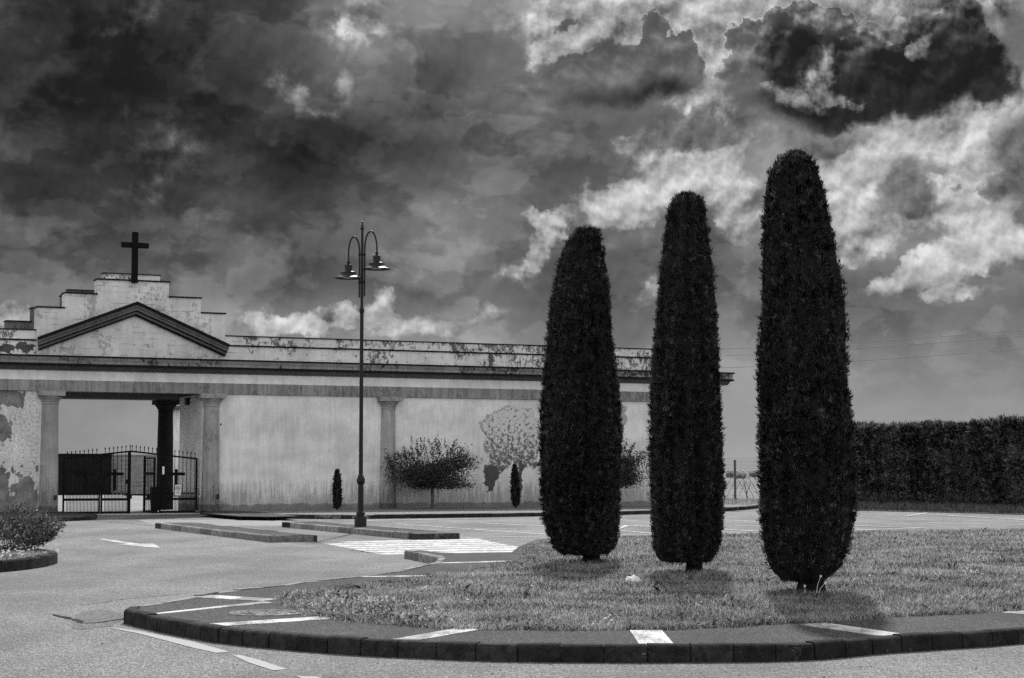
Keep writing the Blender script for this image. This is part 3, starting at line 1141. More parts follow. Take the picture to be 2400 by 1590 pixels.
for i, c in enumerate(cyp):
    bx, by = gp(*c['base'], KT + .04)
    bz = float(lawn_z(np.array([[bx, by]]))[0])
    t = thing('cypress', c['label'], 'cypress', (bx, by, bz), 0, 'clipped cypresses on the traffic island')
    column_crown(c['L'], c['R'], by, (bx, by, bz), 20 + i * 7, 9800, .062, .0056, rough=.036, parent=t)
    x0 = at_depth(c['trunk'][0], c['base'][1], by)[0] - bx
    x1 = at_depth(c['trunk'][1], c['base'][1], by)[0] - bx
    r = (x1 - x0) / 2
    cx = (x0 + x1) / 2
    pr = [(r * 1.25, -.08), (r * 1.12, .02), (r * 1.0, .10), (r * .97, .3), (r * .8, 1.2), (r * .3, 3.5)]
    mb = MB().lathe(pr, cx, 0, 18)
    mb.v = [(x + .01 * math.sin(z * 9 + y * 30), y + .01 * math.cos(x * 33 + z * 5), z) for x, y, z in mb.v]
    mb.build('trunk', M['bark'], t)
    # small pale cones caught in the foliage
    zc = 0

ws = thing('weed_stalk', 'pale thin weed stalks in front of the tallest cypress trunk', 'weed', (*gp(1912, 1398, KT + .04), KT + .05))
mb = MB()
for (x0, x1, h_) in ((0, .055, .20), (.012, .10, .13), (-.10, -.115, .10)):
    mb.tube([(x0, 0, -.03), ((x0 + x1) / 2 - .006, 0, h_ * .55), (x1, 0, h_)], [.0025, .0022, .0015], 5)
mb.build('stalk', M['signpaint'], ws)
for (x1, h_) in ((.055, .20), (.10, .13), (-.115, .10)):
    pq = []
    for j in range(6):
        a = j * 1.05
        c = Vector((x1, 0, h_))
        e, f_ = Vector((math.cos(a), -.3, math.sin(a))), Vector((-math.sin(a), 0, math.cos(a)))
        pq.append([tuple(c), tuple(c + e * .009 + f_ * .005), tuple(c + e * .014), tuple(c + e * .009 - f_ * .005)])
    quads_obj('flower_head', np.array(pq), M['petal'], ws)

# ------------------------------------------------------------------ left planter with low bush
pl = [(-14, 24.6), (-10, 24.5), (-8.4, 25.2), (-7.62, 26.3), (-7.36, 26.9), (-7.22, 27.6), (-7.2, 28.4), (-7.32, 29.3), (-7.8, 30.1), (-8.6, 30.9), (-10, 31.6), (-14, 32)]
pls = [tuple(p) for p in smooth_line(pl, 4)]
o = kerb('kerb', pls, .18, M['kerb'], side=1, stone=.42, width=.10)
struct(o, 'dark kerb stones round the planted bed with the low bush', 'kerb')
pin = [(x - .05 if x > -9 else x, y) for x, y in pls]
struct(sheet('planting_bed', pin, .165, M['lawn'], .1), 'grassy planted bed in front of the left wall', 'planting bed')
P = scatter(pin, 9000, lambda P: ((P[:, 0] > -9.5) & (P[:, 1] < 31)) * 1.0)
o = quads_obj('grass', blades(P, np.full(len(P), .163), np.full(len(P), .05), .003, .8), M['grass'], per=5)
tag(o, 'thin grass in the kerbed bed under the low bush', 'grass', kind='stuff')
t = thing('bush', 'low leafy bush sprawling over the kerbed bed on the left', 'bush', (-8.92, 30.0, .165))
n = 9000
pos = []
for (cx_, cy_, cz_, rx_, ry_, rz_, k) in [(.30, 0, .25, 1.05, .75, .27, 2800), (-1.2, .1, .27, 1.3, .8, .28, 2800), (-3, .2, .3, 1.4, .9, .3, 1500), (1.05, .0, .34, .42, .45, .26, 900), (.75, .3, .50, .36, .3, .2, 420)]:
    a = unit(rng.normal(0, 1, (k, 3)))
    r = rng.uniform(.75, 1.05, (k, 1)) ** .6
    p = a * r * np.array([rx_, ry_, rz_]) + np.array([cx_, cy_, cz_])
    p += .05 * np.stack([lumps(p, 61, (5, 5, 5)), lumps(p, 62, (5, 5, 5)), lumps(p, 63, (5, 5, 5))], 1)
    pos.append(p)
pos = np.concatenate(pos)
pos = pos[pos[:, 2] > .02]
nn = unit(pos - np.array([-.8, 0, .1]))
quads_obj('foliage', np.concatenate([leaves(pos + rng.normal(0, .02, pos.shape), nn, .055, .014, .5, 1.0, .7) for k in range(2)]), M['bush'], t)
mb = MB()
for k in range(60):
    x0, y0 = random.uniform(-3.5, .8), random.uniform(-.5, .5)
    d = Vector((random.gauss(0, .25) + 0, random.gauss(-.1, .25), random.uniform(.25, .45)))
    mb.tube([(x0, y0, -.03), tuple(Vector((x0, y0, 0)) + d * .5), tuple(Vector((x0, y0, 0)) + d)], [.008, .006, .002], 5)
mb.build('stems', M['twig'], t)
pet = []
for k in range(38):
    px, py = random.uniform(0, 138), 0
    py = 1306 - px * .10 - random.uniform(0, 20)
    x, y = gp(px, py, .24)
    for j in range(5):
        a = j * 1.257
        e = Vector((math.cos(a), math.sin(a) * .6, .5 * math.sin(a)))
        f_ = Vector((-math.sin(a), math.cos(a) * .6, .4 * math.cos(a)))
        c = Vector((x, y, .165 + .07))
        pet.append([tuple(c), tuple(c + e * .016 + f_ * .008), tuple(c + e * .024), tuple(c + e * .016 - f_ * .008)])
tag(quads_obj('flowers', np.array(pet), M['petal']), 'small white flowers at the foot of the low bush', 'flowers', kind='stuff')

# ------------------------------------------------------------------ kerbed medians
def median(a0, length, width, label_k, label_p, strip_at):
    a0 = np.array(a0)
    c = [a0, a0 + nv * length, a0 + nv * length + dv * width, a0 + dv * width]
    ring = [c[3], c[0], c[1], c[2], c[3]]
    struct(kerb('kerb', resample(ring, .5), .135, M['kerb_pale'], side=1, stone=.9), label_k, 'kerb', 'kerbs of the two road islands')
    struct(sheet('median', [tuple(p) for p in c], .13, M['path'], .15), label_p, 'road island', 'long narrow road islands')
    return c


median((-9.10, 46.45), 10.0, 1.0, 'pale kerb stones of the road island nearer the arrow', 'narrow asphalt road island nearer the painted arrow', None)
median((-5.98, 47.35), 9.5, 1.0, 'pale kerb stones of the road island with the street lamp', 'narrow asphalt road island carrying the street lamp', None)

# ------------------------------------------------------------------ street lamp
L0 = np.array(gp(845, 1234.7, .13))
lamp = thing('street_lamp', 'tall dark street lamp with two bell lanterns on hooked arms', 'street lamp', (L0[0], L0[1], .13), 0)
S = L0[1] / F * 1.0


def lz(y):
    return at_depth(845, y, L0[1])[2] - .13


mb = MB()
mb.lathe([(.145, -.02), (.145, lz(1212)), (.138, lz(1210)), (.105, lz(1209)), (.105, lz(1201)), (.09, lz(1200)), (.075, lz(1198))], seg=12)
mb.build('base', M['lamp'], lamp)
zc = lz(1126)
MB().lathe([(.068, lz(1199)), (.064, zc - .10)], seg=16).build('lower_shaft', M['lamp'], lamp)
MB().lathe([(.066, zc - .10), (.085, zc - .08), (.10, zc - .03), (.10, zc + .03), (.075, zc + .07), (.072, zc + .12), (.052, zc + .13)], seg=16).build('collar', M['lamp'], lamp)
z1 = lz(726)
MB().lathe([(.050, zc + .12), (.043, z1 - .06), (.043, z1)], seg=16).build('pole', M['lamp'], lamp)
MB().lathe([(.044, z1 - .10), (.052, z1 - .07), (.062, z1 - .02), (.062, z1 + .01), (.045, z1 + .03), (.038, z1 + .08), (.030, z1 + .10)], seg=16).build('collar', M['lamp'], lamp)
zt = lz(537)
MB().lathe([(.034, z1 + .05), (.030, zt)], seg=12).build('mast', M['lamp'], lamp)
MB().lathe([(.030, zt - .02), (.055, zt), (.05, zt + .02), (.03, zt + .04), (.035, zt + .07), (.018, zt + .11), (.012, zt + .13), (.026, zt + .155), (.02, zt + .18), (.002, zt + .19)], seg=12).build('finial', M['lamp'], lamp)
for yy in (597, 662):
    zb = lz(yy)
    mb = MB()
    mb.lathe([(.02, zb - .035), (.042, zb - .03), (.042, zb + .03), (.02, zb + .035)], 0, 0, 12)
    for sx in (-.062, .062):
        mb.lathe([(.01, zb - .03 + (.012 if sx > 0 else -.012)), (.034, zb - .02), (.034, zb + .02), (.01, zb + .03)], sx, 0, 10)
    mb.box(-.062, .062, -.012, .012, zb - .018, zb + .018)
    mb.build('clamp', M['lamp'], lamp)
for sx, foot, apex, hx, hang in ((-1, 692, 555.5, -.328, 614), (1, 690, 542.7, .355, 592.5)):
    x0 = sx * .062
    pts = [(x0, 0, lz(foot)), (x0, 0, lz(640)), (x0, 0, lz(600))]
    cxm = (x0 + hx) / 2
    rx = abs(hx - x0) / 2
    zb = lz(583 if sx > 0 else 592)
    za = lz(apex)
    for k in range(0, 17):
        a = PI * k / 16
        pts.append((cxm - sx * rx * math.cos(a), 0, zb + (za - zb) * math.sin(a)))
    pts.append((hx, 0, lz(hang)))
    mb = MB().tube(pts, .021, 8)
    mb.lathe([(.008, lz(foot) - .06), (.02, lz(foot) - .045), (.022, lz(foot) - .02), (.012, lz(foot)), (.026, lz(foot) + .012), (.022, lz(foot) + .025)], x0, 0, 10)
    mb.build('arm', M['lamp'], lamp)
    hz = lz(hang)
    lan = MB()
    # bell lantern, top to bottom, with a thin rolled brim
    lan.lathe([(.022, hz + .02), (.04, hz + .005), (.045, hz - .02), (.022, hz - .045), (.03, hz - .06), (.085, hz - .075), (.092, hz - .09), (.092, hz - .185), (.10, hz - .21), (.13, hz - .235),
               (.185, hz - .255), (.19, hz - .31), (.215, hz - .335), (.27, hz - .365), (.338, hz - .392), (.342, hz - .405), (.33, hz - .405), (.26, hz - .378), (.2, hz - .35), (.17, hz - .345)], hx, 0, 28, cap=False)
    lo_ = lan.build('lantern', M['lamp'], lamp)
    MB().lathe([(.175, hz - .35), (.17, hz - .372), (.12, hz - .392), (.0, hz - .40)], hx, 0, 24, cap=False).build('diffuser', M['glass'], lo_)

# ------------------------------------------------------------------ pavement and gravel bed along the facade
kb = [fw(-.45, -.55), gp(505, 1209), gp(562, 1214.2), gp(700, 1216.4), gp(850, 1217.0), (.96, 57.9), (4.11, 60.3), (7.69, 65.3), (9.26, 69.2), (11.2, 76.5)]
kbs = [tuple(p) for p in smooth_line(kb, 4)]
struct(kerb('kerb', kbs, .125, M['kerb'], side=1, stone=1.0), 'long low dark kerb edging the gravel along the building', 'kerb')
bed = kbs + [(7.6, 76), fw(21, 1.0), fw(-.4, 1.0)]
struct(sheet('gravel_bed', bed, .115, M['gravel'], .1), 'pale gravel strip between the kerb and the building', 'gravel bed')
pv = [gp(470, 1203, .12), gp(505, 1205.5, .12), gp(562, 1210.5, .12), gp(640, 1211.5, .12), gp(700, 1210, .12), gp(600, 1199, .12), gp(500, 1196.5, .12)]
struct(sheet('pavement', pv, .12, M['path'], .02), 'dark asphalt wedge of footway right of the gate', 'pavement')
# left of the gate
lk = [fw(-20, -7.7), fw(-9, -7.7), gp(165, 1222), gp(222, 1219), gp(226, 1214), fw(-5.0, -.35)]
lks = resample(lk, .6)
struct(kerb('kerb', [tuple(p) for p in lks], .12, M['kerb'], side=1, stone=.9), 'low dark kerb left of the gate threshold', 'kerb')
struct(sheet('pavement', [tuple(p) for p in lks] + [fw(-5.0, 1.0), fw(-20, 1.0)], .112, M['path'], .1), 'dark footway along the left wing of the building', 'pavement')

# ------------------------------------------------------------------ the cemetery building
bld = thing('cemetery_building', 'long weathered cemetery front with stepped gable and columns', 'building', (FO[0], FO[1], 0), FA)
TL, TR = -20.0, 20.1
mb = MB().box(-.28, TR, 0, 3.1, -.1, 4.8)
mb.build('wing_wall', M['plaster'], bld)
MB().box(TL, -5.12, .001, 3.1, -.1, 4.8).build('wing_wall', M['plaster'], bld)
# architrave, frieze, cornice
MB().box(TL, TR + .04, -.07, .55, 4.05, 4.42).build('architrave', M['beam'], bld, .008)
MB().box(TL, TR + .03, -.045, .5, 4.4205, 4.74).build('frieze', M['frieze'], bld)
prof = [(.4, 4.735), (-.10, 4.735), (-.115, 4.765), (-.17, 4.79), (-.24, 4.84), (-.30, 4.872), (-.30, 4.878), (.4, 4.878)]
MB().extr_x(prof, TL, TR + .3).build('cornice_moulding', M['moulding'], bld)
prof = [(.4, 4.8785), (-.40, 4.8785), (-.40, 4.925), (-.365, 4.935), (-.365, 4.955), (.4, 4.955)]
MB().extr_x(prof, TL, TR + .4).build('drip_edge', M['flashing'], bld)
prof = [(.4, 4.9555), (-.34, 4.9555), (-.345, 5.05), (-.36, 5.06), (-.36, 5.085), (-.375, 5.09), (-.385, 5.165), (.4, 5.165)]
MB().extr_x(prof, TL, TR + .36).build('cornice', M['cornice'], bld)
MB().box(TL, TR + .42, -.43, .1, 5.1655, 5.215).build('cornice_flashing', M['flashing'], bld)
# attic and parapet
for xa, xb in ((TL, -5.861), (.461, TR)):
    e = .02 if xb > 0 else 0
    MB().box(xa, xb - e, .02, .5, 5.0, 5.695).build('attic', M['attic'], bld)
    MB().box(xa, xb + e / 2, -.035, .52, 5.6955, 5.745).build('ledge', M['flashing'], bld, .015)
    MB().box(xa, xb - 2 * e, .06, .46, 5.7455, 6.04).build('parapet', M['attic'], bld)
    MB().box(xa, xb, .02, .5, 6.0405, 6.075).build('coping', M['flashing'], bld)
MB().box(10.35, 10.47, -.02, .03, 5.22, 5.69).build('pilaster', M['moulding'], bld)


# stepped gables, front and rear
def steps(d=0.0):
    return [(-5.86, 5.0), (.46, 5.0), (.46, 6.79), (-.395, 6.79), (-.395, 7.29), (-1.5, 7.29), (-1.5, 7.79), (-3.9, 7.79), (-3.9, 7.29), (-4.965, 7.29), (-4.965, 6.79), (-5.86, 6.79)]


def gable(y0, y1, mat='gable'):
    gb = MB().extr_y(steps(), y0, y1).build('stepped_gable', M[mat], bld)
    mb = MB()
    for a, b_, z in ((-5.89, -4.965, 6.79), (-.395, .49, 6.79), (-4.995, -3.9, 7.29), (-1.5, -.365, 7.29), (-3.93, -1.47, 7.79)):
        mb.box(a, b_, y0 - .05, y1 + .05, z + .0005, z + .045)
    mb.build('gable_coping', M['flashing'], gb)
    ym = (y0 + y1) / 2
    MB().box(-3.67, -1.78, ym - .12, y1 - .02, 7.835, 8.02).build('plinth', M['attic' if mat == 'gable' else mat], gb)
    MB().box(-3.70, -1.75, ym - .15, y1 + .01, 8.0205, 8.055).build('plinth_coping', M['flashing'], gb)


gable(-.03, .49)
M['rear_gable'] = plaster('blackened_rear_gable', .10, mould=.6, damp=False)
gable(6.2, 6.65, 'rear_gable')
# joint lines cut in the gable face
# pediment mouldings
ap_o, le_o, ri_o = (-2.65, 7.08), (-5.84, 5.815), (.53, 5.735)
ap_i, le_i, ri_i = (-2.65, 6.62), (-5.80, 5.37), (.44, 5.33)


def rake(f0, f1, proj, mat, name, ext=0.0):
    """band between fractions f0..f1 of the raking cornice, outer edge = 0"""
    def pt(o, i, f):
        return (o[0] + (i[0] - o[0]) * f, o[1] + (i[1] - o[1]) * f)
    Lo, Li = pt(le_o, le_i, f0), pt(le_o, le_i, f1)
    Ao, Ai = pt(ap_o, ap_i, f0), pt(ap_o, ap_i, f1)
    Ro, Ri = pt(ri_o, ri_i, f0), pt(ri_o, ri_i, f1)
    Lo, Li, Ro, Ri = [(q[0] + s * ext, q[1]) for q, s in ((Lo, -1), (Li, -1), (Ro, 1), (Ri, 1))]
    mb = MB()
    vs = []
    for y in (-proj, 0.0):
        vs += [(q[0], y, q[1]) for q in (Lo, Ao, Ro, Ri, Ai, Li)]
    fs = [(0, 1, 4, 5), (1, 2, 3, 4), (6, 11, 10, 7), (7, 10, 9, 8)]
    for a in range(6):
        b_ = (a + 1) % 6
        fs.append((a, 6 + a, 6 + b_, b_))
    mb.addf(vs, fs)
    return mb.build(name, mat, bld)


rake(0, .22, .42, M['flashing'], 'raking_flashing')
rake(.225, .40, .37, M['moulding'], 'raking_cornice')
rake(.405, .62, .33, M['moulding'], 'raking_cornice')
rake(.625, .70, .30, M['flashing'], 'raking_drip')
rake(.705, .87, .24, M['moulding'], 'raking_moulding')
rake(.875, 1.0, .16, M['flashing'], 'raking_drip')

# columns
M['rear'] = plain('shade_dark_rear_column', .012, .9, spec=.1)  # porch shade painted into the colour of the rear columns


def column(t, dep, seg=28, zb=.1, mat='column'):
    r0, r1 = .315, .272
    pr = [(r0 + .02, -.05), (r0 + .01, zb), (r0, zb + .1)] + [(r0 + (r1 - r0) * (k / 10) ** 1.4, zb + .1 + (3.62 - zb - .1) * k / 10) for k in range(1, 11)]
    cl_ = MB().lathe(pr, t, dep, seg).build('column', M[mat], bld)
    cp = MB().lathe([(r1, 3.615), (r1 + .02, 3.625), (r1 + .02, 3.65), (r1 + .005, 3.66), (r1 + .005, 3.70), (r1 + .03, 3.71), (r1 + .03, 3.735), (r1 + .06, 3.78), (r1 + .11, 3.84), (r1 + .125, 3.875), (r1 + .115, 3.89)], t, dep, seg)
    cp.box(t - .425, t + .425, dep - .425, dep + .425, 3.8905, 4.049)
    cp.build('capital', M[mat], cl_)


for t in (-5.38, .03, 6.43, 12.83, 19.23):
    column(t, .06)
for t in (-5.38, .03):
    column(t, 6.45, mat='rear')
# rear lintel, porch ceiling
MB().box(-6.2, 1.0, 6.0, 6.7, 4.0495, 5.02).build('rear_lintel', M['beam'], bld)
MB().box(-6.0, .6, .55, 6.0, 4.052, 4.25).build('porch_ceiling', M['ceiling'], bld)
MB().box(-6.0, -5.12, 3.1, 6.2, 4.06, 4.8).build('side_beam', M['beam'], bld)
MB().box(-.28, .6, 3.1, 6.2, 4.06, 4.8).build('side_beam', M['beam'], bld)
# roof slab over the wings, behind the parapet
MB().box(TL, -5.9, .5, 3.3, 4.8005, 5.0).build('roof_slab', M['moulding'], bld)
MB().box(.5, TR, .5, 3.3, 4.8005, 5.0).build('roof_slab', M['moulding'], bld)
# drain pipe, wall lamp and cable sockets
MB().tube([(-.30, -.03, 3.98), (-.31, -.03, 2.2), (-.33, -.05, .9), (-.33, -.09, .62), (-.38, -.09, .55), (-.42, -.09, .62)], .022, 8).build('drain_pipe', M['sill'], bld)
MB().box(-.42, -.29, 1.7, 1.95, 3.72, 3.98).build('porch_light', M['lamp'], bld, .02)
for t in (-5.20, .22):
    MB().box(t - .035, t + .035, -.32, -.2, .50, .66).build('socket_cover', M['ink'], bld, .02)
MB().tube([(.30, -.28, .45), (.36, -.3, .35), (.36, -.3, .25), (.30, -.3, .12)], .007, 6).build('loose_cable', M['ink'], bld)
# threshold
struct(sheet('threshold', [fw(-5.06, -.5), fw(-.3, -.5), fw(-.3, .9), fw(-5.06, .9)], .02, M['sill'], .06), 'pale worn stone threshold under the iron gate', 'threshold')

# rooftop cross
cr = thing('cross', 'large dark cross standing on top of the stepped gable', 'cross', (*fw(-2.705, -.16), 7.7), FA)
mb = MB()
mb.box(-.10, .10, -.07, .07, .02, 1.73)
mb.build('post', M['cross'], cr, .008)
mb = MB()
mb.box(-.46, -.1005, -.065, .065, 1.195, 1.375)
mb.box(.1005, .46, -.065, .065, 1.195, 1.375)
mb.build('arms', M['cross'], cr, .008)

# ------------------------------------------------------------------ iron gate
GY = .30


def rail_z(t):
    return 1.85 + (2.10 - 1.85) * (1 - abs(t + 2.63) / 2.26) ** 1.0 if abs(t + 2.63) < 2.26 else 1.85


def spear(mb, t, z0, z1, y=0.0, w=.009):
    mb.box(t - w, t + w, y - w, y + w, z0, z1 - .10)
    mb.addf([(t, y, z1), (t - .026, y, z1 - .075), (t, y - .018, z1 - .075), (t + .026, y, z1 - .075), (t, y + .018, z1 - .075), (t, y, z1 - .11)],
            [(0, 1, 2), (0, 2, 3), (0, 3, 4), (0, 4, 1), (5, 2, 1), (5, 3, 2), (5, 4, 3), (5, 1, 4)])
    return mb


def gate_panel(name, label, t0, t1, cat='gate', parent_rz=0.0, pivot=None, cross_at=None, post_l=.055, post_r=.055, top=True, extra_rail=None):
    """a bay of the iron gate; local x runs along the facade from T0"""
    px, py = fw(t0, GY)
    g_ = thing(name, label, cat, (px, py, 0), FA + parent_rz, 'bays of the iron cemetery gate')
    W = t1 - t0
    fr = MB()
    fr.box(0, post_l, -.03, .03, .02, rail_z(t0) - .02)
    fr.box(W - post_r, W, -.03, .03, .02, rail_z(t1) - .02)
    fr.box(post_l, W - post_r, -.02, .02, .03, .10)
    fr.box(post_l, W - post_r, -.018, .018, .455, .535)
    fr.build('frame', M['iron'], g_)
    tp = MB()
    za, zb = rail_z(t0), rail_z(t1)
    vs = [(0, -.025, za - .03), (W, -.025, zb - .03), (W, .025, zb - .03), (0, .025, za - .03), (0, -.025, za + .025), (W, -.025, zb + .025), (W, .025, zb + .025), (0, .025, za + .025)]
    tp.addf(vs, [(0, 3, 2, 1), (4, 5, 6, 7), (0, 1, 5, 4), (1, 2, 6, 5), (2, 3, 7, 6), (3, 0, 4, 7)])
    tp.build('top_rail', M['iron'], g_)
    k = math.ceil((t0 + .03 + 4.74) / .1385)
    t = -4.74 + k * .1385
    i = 0
    while t < t1 - .02:
        spear(MB(), t - t0, .07, rail_z(t) + .235).build('bar', M['iron'], g_)
        for q in (t + .046, t + .092):
            if q < t1 - post_r - .02:
                spear(MB(), q - t0, .07, .75).build('short_bar', M['iron'], g_)
        t += .1385
    if cross_at:
        c = cross_at - t0
        mb = MB()
        mb.box(c - .055, c + .055, -.035, -.012, .78, 1.50)
        mb.box(c - .30, c + .30, -.034, -.013, 1.29, 1.39)
        mb.build('cross', M['iron'], g_)
    return g_


ga = gate_panel('gate_bay', 'fixed iron gate bay beside the left column, with cross', -4.87, -3.64, cross_at=-4.13)
gb = gate_panel('gate_leaf', 'closed iron gate leaf between fixed bay and open doorway', -3.62, -2.63, cross_at=-3.17, post_r=.10)
MB().box(.82, .95, -.06, -.03, 1.0, 1.16).build('lock_box', M['iron'], gb)
gc = gate_panel('gate_bay', 'iron gate bay beside the right column, hung with white sign', -1.66, -.36, cross_at=-1.09)
# arched rail with spears spanning the open doorway
mb = MB()
t0, t1 = -2.63, -1.66
za, zb = rail_z(t0), rail_z(t1)
W0 = t1 - t0
mb.addf([(-W0, -.024, za - .03), (-.002, -.024, zb - .03), (-.002, .024, zb - .03), (-W0, .024, za - .03), (-W0, -.024, za + .025), (-.002, -.024, zb + .025), (-.002, .024, zb + .025), (-W0, .024, za + .025)],
        [(0, 3, 2, 1), (4, 5, 6, 7), (0, 1, 5, 4), (1, 2, 6, 5), (2, 3, 7, 6), (3, 0, 4, 7)])
mb.build('arched_rail', M['iron'], gc)
for k in range(7):
    t = -2.63 + .1385 * (k + .25)
    if t < t1 - .03:
        spear(MB(), t - t1, rail_z(t), rail_z(t) + .235).build('bar', M['iron'], gc)
# the open leaf, swung inwards about its right post
px, py = fw(-1.80, GY + .06)
lf = thing('gate_leaf', 'open iron gate leaf swung inwards, seen edge on', 'gate', (px, py, 0), FA + math.radians(100), 'bays of the iron cemetery gate')
mb = MB()
mb.box(0, .05, -.03, .03, .03, 1.9)
mb.box(.85, .90, -.03, .03, .03, 1.95)
for z0, z1 in ((.03, .1), (.455, .535), (1.3, 1.4), (1.84, 1.9)):
    mb.box(.05, .85, -.02, .02, z0, z1)
mb.build('frame', M['iron'], lf)
for k in range(6):
    spear(MB(), .12 + k * .13, .1, 1.84).build('bar', M['iron'], lf)
# black bin by the doorway
x, y = fw(-1.80, GY - .02)
bn = thing('litter_bin', 'black upright bin standing at the open gate doorway', 'bin', (x, y, 0), FA)
mb = MB()
mb.addf([(-.14, -.1, .12), (.12, -.1, .12), (.12, .05, .12), (-.14, .05, .12), (-.16, -.12, .86), (.14, -.12, .86), (.14, .05, .86), (-.16, .05, .86)],
        [(0, 3, 2, 1), (4, 5, 6, 7), (0, 1, 5, 4), (1, 2, 6, 5), (2, 3, 7, 6), (3, 0, 4, 7)])
mb.build('body', M['iron'], bn, .01)
MB().box(-.175, .155, -.135, .06, .861, .90).build('rim', M['iron'], bn, .008)
MB().box(-.10, .08, -.08, .03, .02, .12).build('foot', M['iron'], bn)

# white prohibition sign on the gate
x, y = fw(-1.03, GY - .05)
sg = thing('sign', 'white sign with a ringed dog symbol wired to the gate bars', 'sign', (x, y, .62), FA)
MB().box(-.095, .095, -.004, .004, 0, .35).build('panel', M['signpaint'], sg)
mb = MB()
seg = 28
for k in range(seg):
    a, b_ = 2 * PI * k / seg, 2 * PI * (k + 1) / seg
    ro, ri = .078, .060
    vs = [(r * math.cos(q), -.006, .245 + r * math.sin(q)) for q, r in ((a, ri), (b_, ri), (b_, ro), (a, ro))]
    mb.addf(vs, [(0, 1, 2, 3)])
mb.addf([(-.05, -.0062, .283), (-.038, -.0062, .295), (.05, -.0062, .207), (.038, -.0062, .195)], [(0, 3, 2, 1)])
mb.build('ring', M['ink'], sg)
mb = MB()
dog = [(-.04, .225), (-.035, .25), (-.045, .265), (-.035, .268), (-.026, .254), (.018, .254), (.026, .272), (.036, .272), (.045, .262), (.034, .255), (.03, .24), (.028, .215), (.02, .215), (.018, .236), (-.02, .236), (-.024, .215), (-.032, .215)]
tri = geometry.tessellate_polygon([[Vector((p[0], p[1], 0)) for p in dog]])
mb.addf([(p[0], -.0055, p[1]) for p in dog], [tuple(t_) for t_ in tri])
mb.build('dog_symbol', M['ink'], sg)
mb = MB()
for zz_, w_ in ((.13, .06), (.10, .07), (.07, .055), (.04, .065)):
    mb.box(-w_, w_, -.0055, -.004, zz_, zz_ + .010)
mb.build('text_lines', M['ink'], sg)
# narrow notice on the right gate bay
x, y = fw(-1.54, GY - .05)
nt = MB().box(-.035, .035, -.004, .004, 0, .26).build('notice', M['signpaint'])
nt.location = (x, y, 1.33)
nt.rotation_euler = (0, 0, FA)
tag(nt, 'narrow white paper notice fixed high on the gate', 'notice')

# ------------------------------------------------------------------ courtyard behind the gate
struct(sheet('courtyard', [fw(-16, .9), fw(16, .9), fw(24, 52), fw(-20, 52)], .012, M['court'], .05), 'bright gravel courtyard seen through the gate', 'courtyard')
# rear wall: pale blocks, with a dark clad part on the left
wl = at_depth(120, 1158, 110)
wr = at_depth(470, 1158, 108)
wd = thing('boundary_wall', 'pale concrete block wall across the back of the cemetery', 'wall', (*fw(6.75, 47), 0), FA)
MB().box(0, 14, 0, .4, -.05, 2.30).build('blocks', M['blocks'], wd)
MB().box(0, 14.03, -.05, .45, 2.3005, 2.36).build('coping', M['blocks'], wd)
x, y = fw(-4.4, 47)
dk = thing('niche_wall', 'dark stone clad burial wall behind the left gate bays', 'wall', (*fw(6.6, 46.2), 0), FA)
MB().box(-16, 0, 0, .8, -.05, 2.34).build('cladding', M['darkstone'], dk)
MB().box(-16.05, .05, -.06, .86, 2.3405, 2.40).build('coping', M['darkstone'], dk)
mb = MB()
x, y = at_depth(326, 1167, 92)[:2]
bb = thing('bench', 'low dark stone bench in the courtyard, seen through the open doorway', 'bench', (x, y, .012), FA)
MB().box(-.75, .75, -.2, .2, .16, .24).build('seat', M['darkstone'], bb)
for sx in (-.5, .5):
    MB().box(sx - .1, sx + .1, -.16, .16, -.01, .1595).build('leg', M['darkstone'], bb)
# small tiled roof and cypress seen past the rear column
x, y = at_depth(412, 1150, 104)[:2]
ch = thing('chapel', 'small pale chapel with overhanging roof beyond the rear column', 'building', (x + 1.75, y, 0), FA)
MB().box(-1.2, 3.6, 0, 4, -.05, 4.95).build('wall', M['frieze'], ch)
MB().addf([(-1.7, -.5, 4.951), (4.1, -.5, 4.951), (4.1, 4.5, 4.951), (-1.7, 4.5, 4.951), (-1.7, -.5, 5.1), (4.1, -.5, 5.1), (4.1, 4.5, 5.1), (-1.7, 4.5, 5.1), (1.2, 2, 5.5)],
          [(0, 3, 2, 1), (0, 1, 5, 4), (1, 2, 6, 5), (2, 3, 7, 6), (3, 0, 4, 7), (4, 5, 8), (5, 6, 8), (6, 7, 8), (7, 4, 8)]).build('roof', M['moulding'], ch)


# ------------------------------------------------------------------ small columnar conifers against the wall
def mini(px, py, top, wpx, label, seed, lean=0):
    z0 = .115
    x, y = gp(px, py, z0)
    sc = y / F
    H_ = at_depth(px, top, y)[2] - z0
    t = thing('young_cypress', label, 'cypress', (x, y, z0), 0, 'young cypresses in the gravel strip')
    ys = np.linspace(0, 1, 9)
    w = np.array([.55, .85, 1.0, .98, .9, .85, .75, .55, .15]) * wpx * sc / 2
    n = 1500
    z = rng.uniform(0.0, 1, n) ** .9
    phi = rng.uniform(0, 2 * PI, n)
    r = np.interp(z, ys, w) * rng.uniform(.6, 1.0, n)
    pos = np.stack([r * np.cos(phi) + lean * z, r * np.sin(phi), .04 + z * (H_ - .1)], 1)
    nn = np.stack([np.cos(phi), np.sin(phi), np.zeros(n)], 1)
    quads_obj('crown', np.concatenate([leaves(pos, nn, .11, .02, 1.2, .35, .3) for k in range(2)]), M['cypress'], t, tone=rng.uniform(0, .4, 2 * n))
    MB().tube([(0, 0, -.05), (lean * .5, 0, H_ * .5), (lean, 0, H_ * .9)], [.03, .02, .004], 6).build('trunk', M['bark'], t)


mini(790, 1196, 1102, 18, 'young cypress left of the street lamp', 71)
mini(1209, 1191, 1090, 19, 'young cypress under the bare render patch, left of the shortest clipped cypress', 72, -.05)


